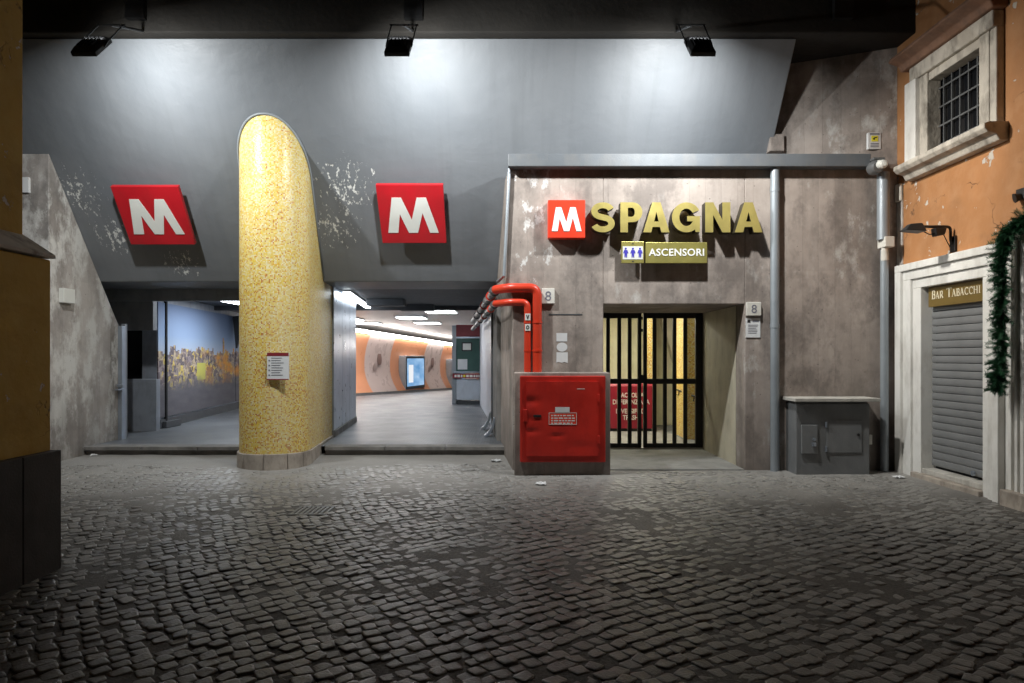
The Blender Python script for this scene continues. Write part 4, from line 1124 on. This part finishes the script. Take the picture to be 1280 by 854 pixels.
MB().loft([[(5.0, 8.03, LZ - .12), (5.1, 8.03, LZ - .1), (5.1, 8.13, LZ - .1), (5.0, 8.13, LZ - .12)], [(4.98, 8.03, LZ - .02), (5.12, 8.03, LZ - .02), (5.12, 8.13, LZ - .02), (4.98, 8.13, LZ - .02)]]).build('gear_box', 'black_metal', t, bevel=.01)
# second lamp further along the wall, its head just entering the picture
t = thing('wall_lamp', 'small black wall spotlight above the fluted doorway', 'lamp', (BX, 7.0, 3.1))
B(BX - .04, BX, 6.93, 7.05, pz(250, 7.0), pz(236, 7.0)).build('wall_plate', 'black_metal', t, bevel=.006)
MB().tube([(BX - .03, 6.98, pz(246, 7)), (BX - .09, 7.0, pz(248, 7))], [.03, .05], 12).build('head', 'black_metal', t, smooth='auto')

# garland
t = thing('garland', 'dark green artificial pine garland hanging between the shop doorways', 'garland', (5.0, 6.98, 1.15))
sp_ = [Vector((5.12, 6.55, 2.98)), Vector((5.08, 6.82, 2.90)), Vector((5.05, 6.95, 2.80)), Vector((5.02, 7.0, 2.6)), Vector((5.03, 7.0, 2.3)), Vector((5.03, 7.01, 2.0)), Vector((5.02, 7.0, 1.7)), Vector((5.01, 7.01, 1.4)), Vector((5.0, 7.03, 1.2))]
fine = []
for a, b in zip(sp_[:-1], sp_[1:]):
    for k in range(14): fine.append(a.lerp(b, k / 14))
MB().tube(fine, .012, 6).build('stem', 'pine', t)
mb = MB(); rg = random.Random(5)
for i, c in enumerate(fine):
    dens = 9 if i > len(fine) * .15 else 12
    for k in range(dens):
        d = Vector((rg.gauss(0, 1), rg.gauss(0, 1), rg.gauss(-.25, .55))).normalized()
        if d.x > .4: d.x = .2
        L = rg.uniform(.04, .125) * (1.15 if i < 40 else 1)
        tip = c + d * L + Vector((0, 0, -.02))
        # a twig with needles to both sides
        side = d.cross(Vector((rg.gauss(0, 1), rg.gauss(0, 1), rg.gauss(0, 1)))).normalized()
        other = d.cross(side)
        for s_ in range(7):
            q = c.lerp(tip, (s_ + 1) / 7.0)
            for sg in (side, -side, other, -other):
                e = q + (sg * .75 + d * .7).normalized() * rg.uniform(.025, .045)
                w = d * .006
                mb.add([q - w, q + w, e], [(0, 1, 2)])
mb.build('needles', 'pine', t, kind='stuff', flip=False)

# ================================================================== LEFT FOREGROUND BUILDING
t = thing('ochre_building', 'dim ochre plastered building corner with dark stone plinth', 'building', (-4.2, 2.5, 0))
B(-6.5, -3.57, -6, 4.985, 2.2, 9.5).build('upper_wall', 'ochre_plaster', t, bevel=.01)
B(-6.4, -3.37, -6, 4.99, .85, 2.25).build('lower_wall', 'ochre_plaster', t, bevel=.012)
MB().prism([(-3.34, 2.26), (-3.34, 2.285), (-3.58, 2.44), (-3.75, 2.44), (-3.75, 2.26)], -6, 5.0, 'y').build('ledge', 'stone_frame', t, bevel=.004)
edges = [5.0, 4.61, 3.7, 2.7, 1.7, .7, -.4, -2, -4, -6]
for a, b in zip(edges[:-1], edges[1:]):
    B(-6.3, -3.30, b + .004, a - (.004 if a < 5 else 0), -.06, .862).build('plinth_slab', 'plinth', t, bevel=.006)

# ================================================================== METRO PASSAGE
def fz(Y): return .126 - .029 * max(0, Y - 24)
m = MB()
rows = [(10.76, -6.72, -.06), (11.5, -8.8, -.12), (16, -9, -.5), (20, -9, -.8), (22, -9, 1.5), (24, -9, 2), (34, -9, 6), (46, -9, 9)]
for Y, a, b in rows: m.v += [Vector((a, Y, fz(Y))), Vector((b, Y, fz(Y)))]
for i in range(len(rows) - 1): m.f.append((2 * i, 2 * i + 1, 2 * i + 3, 2 * i + 2))
m.build('passage_floor', 'asphalt_floor', kind='structure')
def step_blocks(x0, x1, n, mat):
    o = B(x0, x1, 10.72, 10.95, -.06, .10).build('step', 'concrete_dark', kind='structure', bevel=.008)
    w = (x1 - x0) / n
    for k in range(n): B(x0 + k * w + .004, x0 + (k + 1) * w - .004, 10.66, 10.955, .072, .131).build('step_slab', mat, o, bevel=.008)
step_blocks(-6.69, -4.02, 3, 'concrete_dark')
step_blocks(-2.93, -.10, 3, 'concrete_dark')

# ceilings
t = thing('passage_ceiling', 'low dark soffit and metal slat ceiling of the passage', 'ceiling', (-3, 14, 2.7))
B(-9, 1.0, 12.3, 16.6, 2.765, 2.9).build('soffit', 'soffit', t)
B(-9, 1.0, 16.55, 16.7, 2.66, 2.9).build('lip', 'dark_paint', t)
B(-9, 6, 16.7, 26, 2.72, 2.9).build('slat_ceiling', 'ceil_metal', t)
MB().prism([(26, 2.72), (26, 2.9), (46, 2.4), (46, 2.15)], -9, 9, 'x').build('sloping_ceiling', 'ceil_metal', t)
for X, Y in ((-2.55, 14.6), (-2.1, 16.2)): B(X - .55, X + .25, Y - .1, Y + .25, 2.62, 2.765).build('duct', 'dark_paint', t, bevel=.01)

# ceiling lights
def panel_light(x0, x1, ym, label, dy=.5):
    Y = F * 1.165 / (HZ - ym)
    a, b = px(x0, Y), px(x1, Y)
    t = thing('ceiling_light', label, 'ceiling light', ((a + b) / 2, Y, 2.66), 'rectangular ceiling lights in the passage')
    B(a - .03, b + .03, Y - dy - .03, Y + dy + .03, 2.685, 2.719).build('frame', 'white_sign', t)
    B(a, b, Y - dy, Y + dy, 2.675, 2.684).build('diffuser', 'panel_light', t)
for a in ((533, 569, 388.5, 'rectangular ceiling light right behind the dark lip of the soffit'), (498, 531, 396.5, 'rectangular ceiling light halfway down the slat ceiling'), (520, 549, 403, 'rectangular ceiling light in front of the kiosk, deepest of all'),
          (446, 474, 403.5, 'rectangular ceiling light above the orange wall side of the hall'), (425, 451, 398.5, 'rectangular ceiling light peeking out behind the steel panels')): panel_light(*a)
t = thing('ceiling_tube', 'long slanting fluorescent strip on the soffit beside steel panels', 'ceiling light', (-3.2, 14.5, 2.7))
a, b = Vector((px(433, 12.55), 12.55, 2.70)), Vector((px(460, 16.4), 16.4, 2.70))
sd = Vector((.06, 0, 0))
MB().loft([[a - sd * 1.3 + Vector((0, 0, .03)), a + sd * 1.3 + Vector((0, 0, .03)), a + sd * 1.3 + Vector((0, 0, .062)), a - sd * 1.3 + Vector((0, 0, .062))], [b - sd * 1.3 + Vector((0, 0, .03)), b + sd * 1.3 + Vector((0, 0, .03)), b + sd * 1.3 + Vector((0, 0, .062)), b - sd * 1.3 + Vector((0, 0, .062))]]).build('housing', 'white_sign', t)
MB().loft([[a - sd, a + sd, a + sd + Vector((0, 0, .028)), a - sd + Vector((0, 0, .028))], [b - sd, b + sd, b + sd + Vector((0, 0, .028)), b - sd + Vector((0, 0, .028))]]).build('tube', 'tube', t)

# steel panels behind the column
t = thing('steel_cladding', 'brushed blue grey steel cladding panels behind the mosaic column', 'cladding', (-3.3, 13.4, .12))
y = 11.955; k = 0
while y < 14.75:
    y2 = min(y + .94, 14.8); x0 = -3.12 - .09 * (y - 11.96); x1 = -3.12 - .09 * (y2 - 11.96)
    MB().prism([(x0, y + .006), (x1, y2 - .006), (x1 - .75, y2 - .006), (x0 - .75, y + .006)], .24, 2.76, 'z').build('panel', 'steel', t, bevel=.006)
    MB().prism([(x0 + .02, y + .002), (x1 + .02, y2 - .002), (x1 - .74, y2 - .002), (x0 - .74, y + .002)], .12, .238, 'z').build('skirting', 'concrete_dark', t, bevel=.006)
    y = y2

# passage right wall
t = thing('passage_wall', 'pale blue panel wall behind the concrete pier in the passage', 'wall', (-.4, 15, .12))
def rx(Y): return -.02 - .088 * (Y - 9.27)
edgesY = [11.42, 12.6, 14.0, 15.6, 17.2, 18.8, 20.6]
for i, (a, b) in enumerate(zip(edgesY[:-1], edgesY[1:])):
    off = -.06 if i == 0 else 0
    MB().prism([(rx(a) + off + .02, a + .005), (rx(b) + off + .02, b - .005), (rx(b) + .4, b - .005), (rx(a) + .4, a + .005)], .12, 2.765 if b < 16.6 else 2.7, 'z').build('panel', 'concrete_dark' if i == 0 else 'pale_panel', t, bevel=.005)
B(rx(12.75) - .06, rx(12.75) + .1, 12.62, 12.74, .12, 2.7).build('post', 'dark_paint', t, bevel=.005)
# curved steel guards on the floor
for i, (Y, lab) in enumerate(((12.1, 'bent steel floor guard at the foot of the concrete pier'), (13.3, 'bent steel floor guard in front of the pale panels'))):
    X = rx(Y) - .03
    pr = [(X - .20, .128), (X - .19, .15), (X - .13, .20), (X - .07, .30), (X - .03, .46), (X + .02, .46), (X - .02, .30), (X - .08, .18), (X - .14, .128)]
    MB().prism(pr, Y - .12, Y + .12, 'y').build('floor_guard', 'steel', smooth='auto', label=lab, cat='guard', bevel=.004)
B(rx(13.0) - .04, rx(13.0) + .0, 12.8, 12.95, .14, .75).build('warning_strip', 'yellow', label='worn yellow warning strip low on the passage wall', cat='strip')

# kiosk
KY = 20.0
t = thing('kiosk', 'glazed ticket kiosk with dark red fascia at the end of passage', 'kiosk', (-1.2, KY, .12))
kx0, kx1 = px(565, KY), px(640, KY)
B(kx0, kx0 + .12, KY, KY + .12, .12, pz(407, KY)).build('post', 'pipe_grey', t, bevel=.006)
B(kx0 + .12, kx1, KY + .002, KY + .1, pz(421, KY), pz(406, KY)).build('fascia', 'maroon', t, bevel=.01)
B(kx0 + .12, kx1, KY - .004, KY + .06, pz(423, KY), pz(421, KY)).build('glazing_bar', 'steel', t)
gl = B(kx0 + .12, kx1, KY + .05, KY + .07, pz(465, KY), pz(423, KY)).build('window', 'kiosk_glass', t)
for (a, b, c_, d, mt) in ((577, 590, 439, 428, 'black_ink'), (599, 608, 439, 427, 'black_ink'), (572, 584, 462, 449, 'paper'), (592, 600, 457, 449, 'kiosk_glass')):
    B(px(a, KY), px(b, KY), KY + .035, KY + .0495, pz(c_, KY), pz(d, KY)).build('notice', mt, gl)
for (a, b, c_, d) in ((578.5, 588.5, 437.5, 429.5), (600.5, 607, 437.5, 428.5)):
    B(px(a, KY), px(b, KY), KY + .028, KY + .0345, pz(c_, KY), pz(d, KY)).build('notice', 'white_sign', gl)
B(kx0 + .06, kx1, KY - .05, KY + .3, pz(466.5, KY), pz(464.5, KY)).build('counter', 'steel', t, bevel=.006)
bn = B(kx0 + .02, kx1, KY - .06, KY + .02, pz(473, KY), pz(467, KY)).build('banner', 'maroon', t)
xx = kx0 + .08
while xx < kx1 - .1:
    w = random.uniform(.03, .09); B(xx, xx + w, KY - .065, KY - .0605, pz(471.5, KY), pz(468.6, KY)).build('banner_word', 'white_sign' if random.random() < .8 else 'yellow', bn); xx += w + .025
B(kx0 + .13, kx1, KY + .01, KY + .1, pz(500, KY), pz(474, KY)).build('front_panel', 'pale_panel', t, bevel=.008)
B(kx0 + .13, kx1, KY + .03, KY + .1, .12, pz(501, KY)).build('plinth', 'dark_paint', t)
B(kx0, kx0 + .03, KY + .13, 23.5, .12, 2.3).build('side_wall', 'pale_panel', t)

# tunnel wall, concave and glossy
def tw(Y): return -5.78 + .2254 * (Y - 25.3)
nrm = Vector((.2254, 1, 0)).normalized(); out_ = Vector((nrm.y, -nrm.x, 0))
def strip(y0, y1, mat, par, name, off=0.0, v0=0.0, v1=1.0, k=8):
    mb = MB(); n_ = max(1, int((y1 - y0) / 1.0))
    for i in range(n_ + 1):
        Y = y0 + (y1 - y0) * i / n_
        for j in range(k + 1):
            v = v0 + (v1 - v0) * j / k
            d = .62 * max(0, .45 - v) ** 2 * 4 * .7 + .25 * max(0, v - .5) ** 2 * 4
            p = Vector((tw(Y), Y, fz(Y) + .1 + 2.18 * v)) + out_ * (d + off)
            mb.v.append(p)
    for i in range(n_):
        for j in range(k): mb.f.append((i * (k + 1) + j, (i + 1) * (k + 1) + j, (i + 1) * (k + 1) + j + 1, i * (k + 1) + j + 1))
    return mb.build(name, mat, par, smooth=True, flip=False)
t = thing('tunnel_wall', 'glossy orange concave wall with pinkish panels along the tunnel', 'wall', (-5, 30, 0))
seq = [(20.5, 22.8, 'pink_gloss'), (22.8, 26.0, 'orange_gloss'), (26.0, 28.4, 'pink_gloss'), (28.4, 32.3, 'orange_gloss'), (32.3, 34.7, 'pink_gloss'), (34.7, 38.6, 'orange_gloss'), (38.6, 41, 'pink_gloss'), (41, 45, 'orange_gloss')]
for a, b, mt in seq: strip(a, b, mt, t, 'panel')
strip(20.5, 45, 'dark_paint', t, 'skirting', .012, -.046, .0, 2)
# dim print on the pink panels: leaf-shaped marks
def tmark(Yc, v, w, h, mat):
    base = Vector((tw(Yc), Yc, fz(Yc) + .1 + 2.18 * v)) + out_ * .03
    fm = frame_mat(base, nrm, Vector((0, 0, 1)), out_)
    lp = [(w * .5 * math.sin(a) * (1 - .35 * math.cos(a)), h * .5 * math.cos(a)) for a in (2 * math.pi * k / 16 for k in range(16))]
    outline_mb([lp], .01).xform(fm).build('printed_mark', mat, t)
M['mark'] = paint('mark', (.27, .17, .15), .4, bump=0); M['mark_pale'] = paint('mark_pale', (.48, .36, .33), .4, bump=0)
for Yc in (27.2, 33.4):
    tmark(Yc + .1, .62, .4, .62, 'mark'); tmark(Yc + .1, .62, .16, .3, 'pink_gloss') if False else None
    tmark(Yc - .35, .44, .3, .3, 'mark_pale'); tmark(Yc + .15, .86, .8, .12, 'mark_pale'); tmark(Yc - .2, .2, .9, .2, 'mark_pale')
# light cove along the top
mb = MB()
for Y in (20.5, 24, 45):
    b0 = Vector((tw(Y), Y, fz(Y) + 2.31)) + out_ * .30
    mb.v += [b0, b0 + out_ * .08 + Vector((0, 0, .03)), b0 + out_ * .07 + Vector((0, 0, .11)), b0 + Vector((0, 0, .09))]
for i in range(2):
    for j in range(4): mb.f.append((i * 4 + j, i * 4 + (j + 1) % 4, i * 4 + 4 + (j + 1) % 4, i * 4 + 4 + j))
mb.build('cove_light', 'strip_light', label='continuous white light strip along the top of orange tunnel wall', cat='light strip')
B(-9, 9, 45.5, 46, -1, 3).build('tunnel_end_wall', 'dark_paint', kind='structure')
# backlit advert cases
def advert(y0, y1, label):
    t = thing('advert_case', label, 'advert', (tw((y0 + y1) / 2), (y0 + y1) / 2, .3), 'backlit advert cases on the tunnel wall')
    c = Vector((tw((y0 + y1) / 2), (y0 + y1) / 2, fz((y0 + y1) / 2))) + out_ * .35
    fm = frame_mat(c, nrm, Vector((0, 0, 1)), out_)
    w = (y1 - y0) * 1.02; h0, h1_ = .17, 1.62
    B(-w / 2, w / 2, h0, h1_, -.35, .0).xform(fm).build('case', 'pipe_grey', t, bevel=.03)
    mb = MB(); mb.v = [Vector((-w / 2 + .12, h0 + .12, .004)), Vector((w / 2 - .12, h0 + .12, .004)), Vector((w / 2 - .12, h1_ - .12, .004)), Vector((-w / 2 + .12, h1_ - .12, .004))]
    mb.f = [(0, 1, 2, 3)]; mb.uv = [(0, 0), (1, 0), (1, 1), (0, 1)]
    mb.xform(fm).build('screen', 'screen', t)
    B(-w / 2 + .1, w / 2 - .1, 0, h0, -.3, -.05).xform(fm).build('foot', 'dark_paint', t)
    for a, b in ((.36, .5), (.3, .62)): pass
advert(29.3, 31.6, 'blue backlit advert case between the pinkish panels')
advert(35.6, 37.9, 'blue backlit advert case half hidden behind the kiosk post')

# ---- left bay with the skyline mural
def lw(Y): return -6.85 - .105 * (Y - 13.2)
t = thing('mural', 'large printed city skyline mural on the wall of the left bay', 'mural', (-7.1, 16, .2))
for i, (a, b) in enumerate(((13.22, 18.2), (18.26, 23.0))):
    mb = MB(); z0, z1 = .34, 2.60
    mb.v = [Vector((lw(a), a, z0)), Vector((lw(b), b, z0)), Vector((lw(b), b, z1)), Vector((lw(a), a, z1)),
            Vector((lw(a) - .04, a, z0)), Vector((lw(b) - .04, b, z0)), Vector((lw(b) - .04, b, z1)), Vector((lw(a) - .04, a, z1))]
    mb.f = [(0, 1, 2, 3), (1, 5, 6, 2), (5, 4, 7, 6), (4, 0, 3, 7), (3, 2, 6, 7), (4, 5, 1, 0)]
    mb.uv = [(i + 0, 0), (i + 1, 0), (i + 1, 1), (i + 0, 1)] * 2
    mb.build('print_panel', 'mural', t)
MB().prism([(lw(13.2) - .02, 13.2), (lw(23) - .02, 23), (lw(23) - .3, 23), (lw(13.2) - .3, 13.2)], .12, 2.76, 'z').build('backing_wall', 'blue_grey', t)
B(lw(13.7) + .01, lw(13.7) + .12, 13.4, 14.0, .128, .26).build('cable_box', 'dark_paint', label='low dark junction box on the floor below the mural', cat='box', bevel=.01)
MB().prism([(lw(13.2) + .005, 13.3), (lw(23) + .005, 23), (lw(23) - .02, 23), (lw(13.2) - .02, 13.3)], .12, .30, 'z').build('skirting_board', 'dark_paint', label='dark skirting board running under the skyline mural', cat='skirting')
t = thing('partition', 'grey painted partition with dark hatch beside the concrete side wall', 'partition', (-7.0, 12.4, .12))
# full frame in front of the mural: bulkhead above, low panel, dark hatch between
B(-8.8, px(193, 12.6), 12.55, 12.7, pz(413, 12.6), 2.765).build('bulkhead', 'blue_grey', t, bevel=.006)
B(-8.8, px(197, 13.0), 12.95, 13.1, .12, pz(474, 13.0)).build('low_panel', 'blue_grey', t, bevel=.006)
B(-8.8, -6.86, 13.55, 13.6, .12, 2.7).build('hatch_back', 'dark_void', t)
B(-6.73, -6.66, 11.75, 11.82, .12, 2.1).build('jamb', 'blue_grey', t, bevel=.005)
B(-9, -3.9, 12.42, 12.52, 2.55, 2.765).build('header_beam', 'blue_grey', t, bevel=.006)
B(-9, lw(23) - .3, 23, 23.2, .12, 2.8).build('rear_wall', 'dark_paint', t)
MB().loft([[(lw(17.9) + .02, 17.9, 2.58), (lw(17.9) + .40, 17.75, 2.62), (lw(17.9) + .40, 17.95, 2.62), (lw(17.9) + .02, 18.1, 2.58)], [(lw(17.9) + .10, 17.9, 1.75), (lw(17.9) + .13, 17.9, 1.75), (lw(17.9) + .13, 17.95, 1.75), (lw(17.9) + .10, 17.95, 1.75)]]).build('torn_banner', 'dark_paint', label='dark pointed strip hanging at the joint of the mural', cat='banner')
t = thing('ceiling_light', 'ceiling light over the mural behind the mosaic column', 'ceiling light', (-6, 15.6, 2.7))
B(-6.2, -5.6, 13.6, 15.9, 2.72, 2.764).build('frame', 'white_sign', t); B(-6.17, -5.63, 13.63, 15.87, 2.705, 2.719).build('diffuser', emit('mural_light', (.85, .93, 1.0), 21), t)

# ------------------------------------------------------------------ litter
for (x_, y_, s_, lab) in ((620, 577, .10, 'crumpled white paper on the ground near the concrete pier'), (676, 606, .09, 'scrap of white paper on the cobbles before the fire cabinet'), (1124, 598, .08, 'pale scrap of litter at the foot of the shop surround'), (118, 570, .07, 'small white scrap beside the left step')):
    Y = F * CH / (y_ - HZ); X = px(x_, Y); rg = random.Random(x_)
    mb = MB(); ring = []
    for j in range(4):
        for i in range(5):
            mb.v.append(Vector((X + (i - 2) * s_ * .35 + rg.uniform(-.01, .01), Y + (j - 1.5) * s_ * .4 + rg.uniform(-.01, .01), ground(X, Y) + .006 + rg.uniform(0, .03))))
    for j in range(3):
        for i in range(4): mb.f.append((j * 5 + i, j * 5 + i + 1, j * 5 + i + 6, j * 5 + i + 5))
    ob = mb.build('paper_scrap', 'paper', label=lab, cat='litter', flip=False)
    so = ob.modifiers.new('sheet', 'SOLIDIFY'); so.thickness = .002
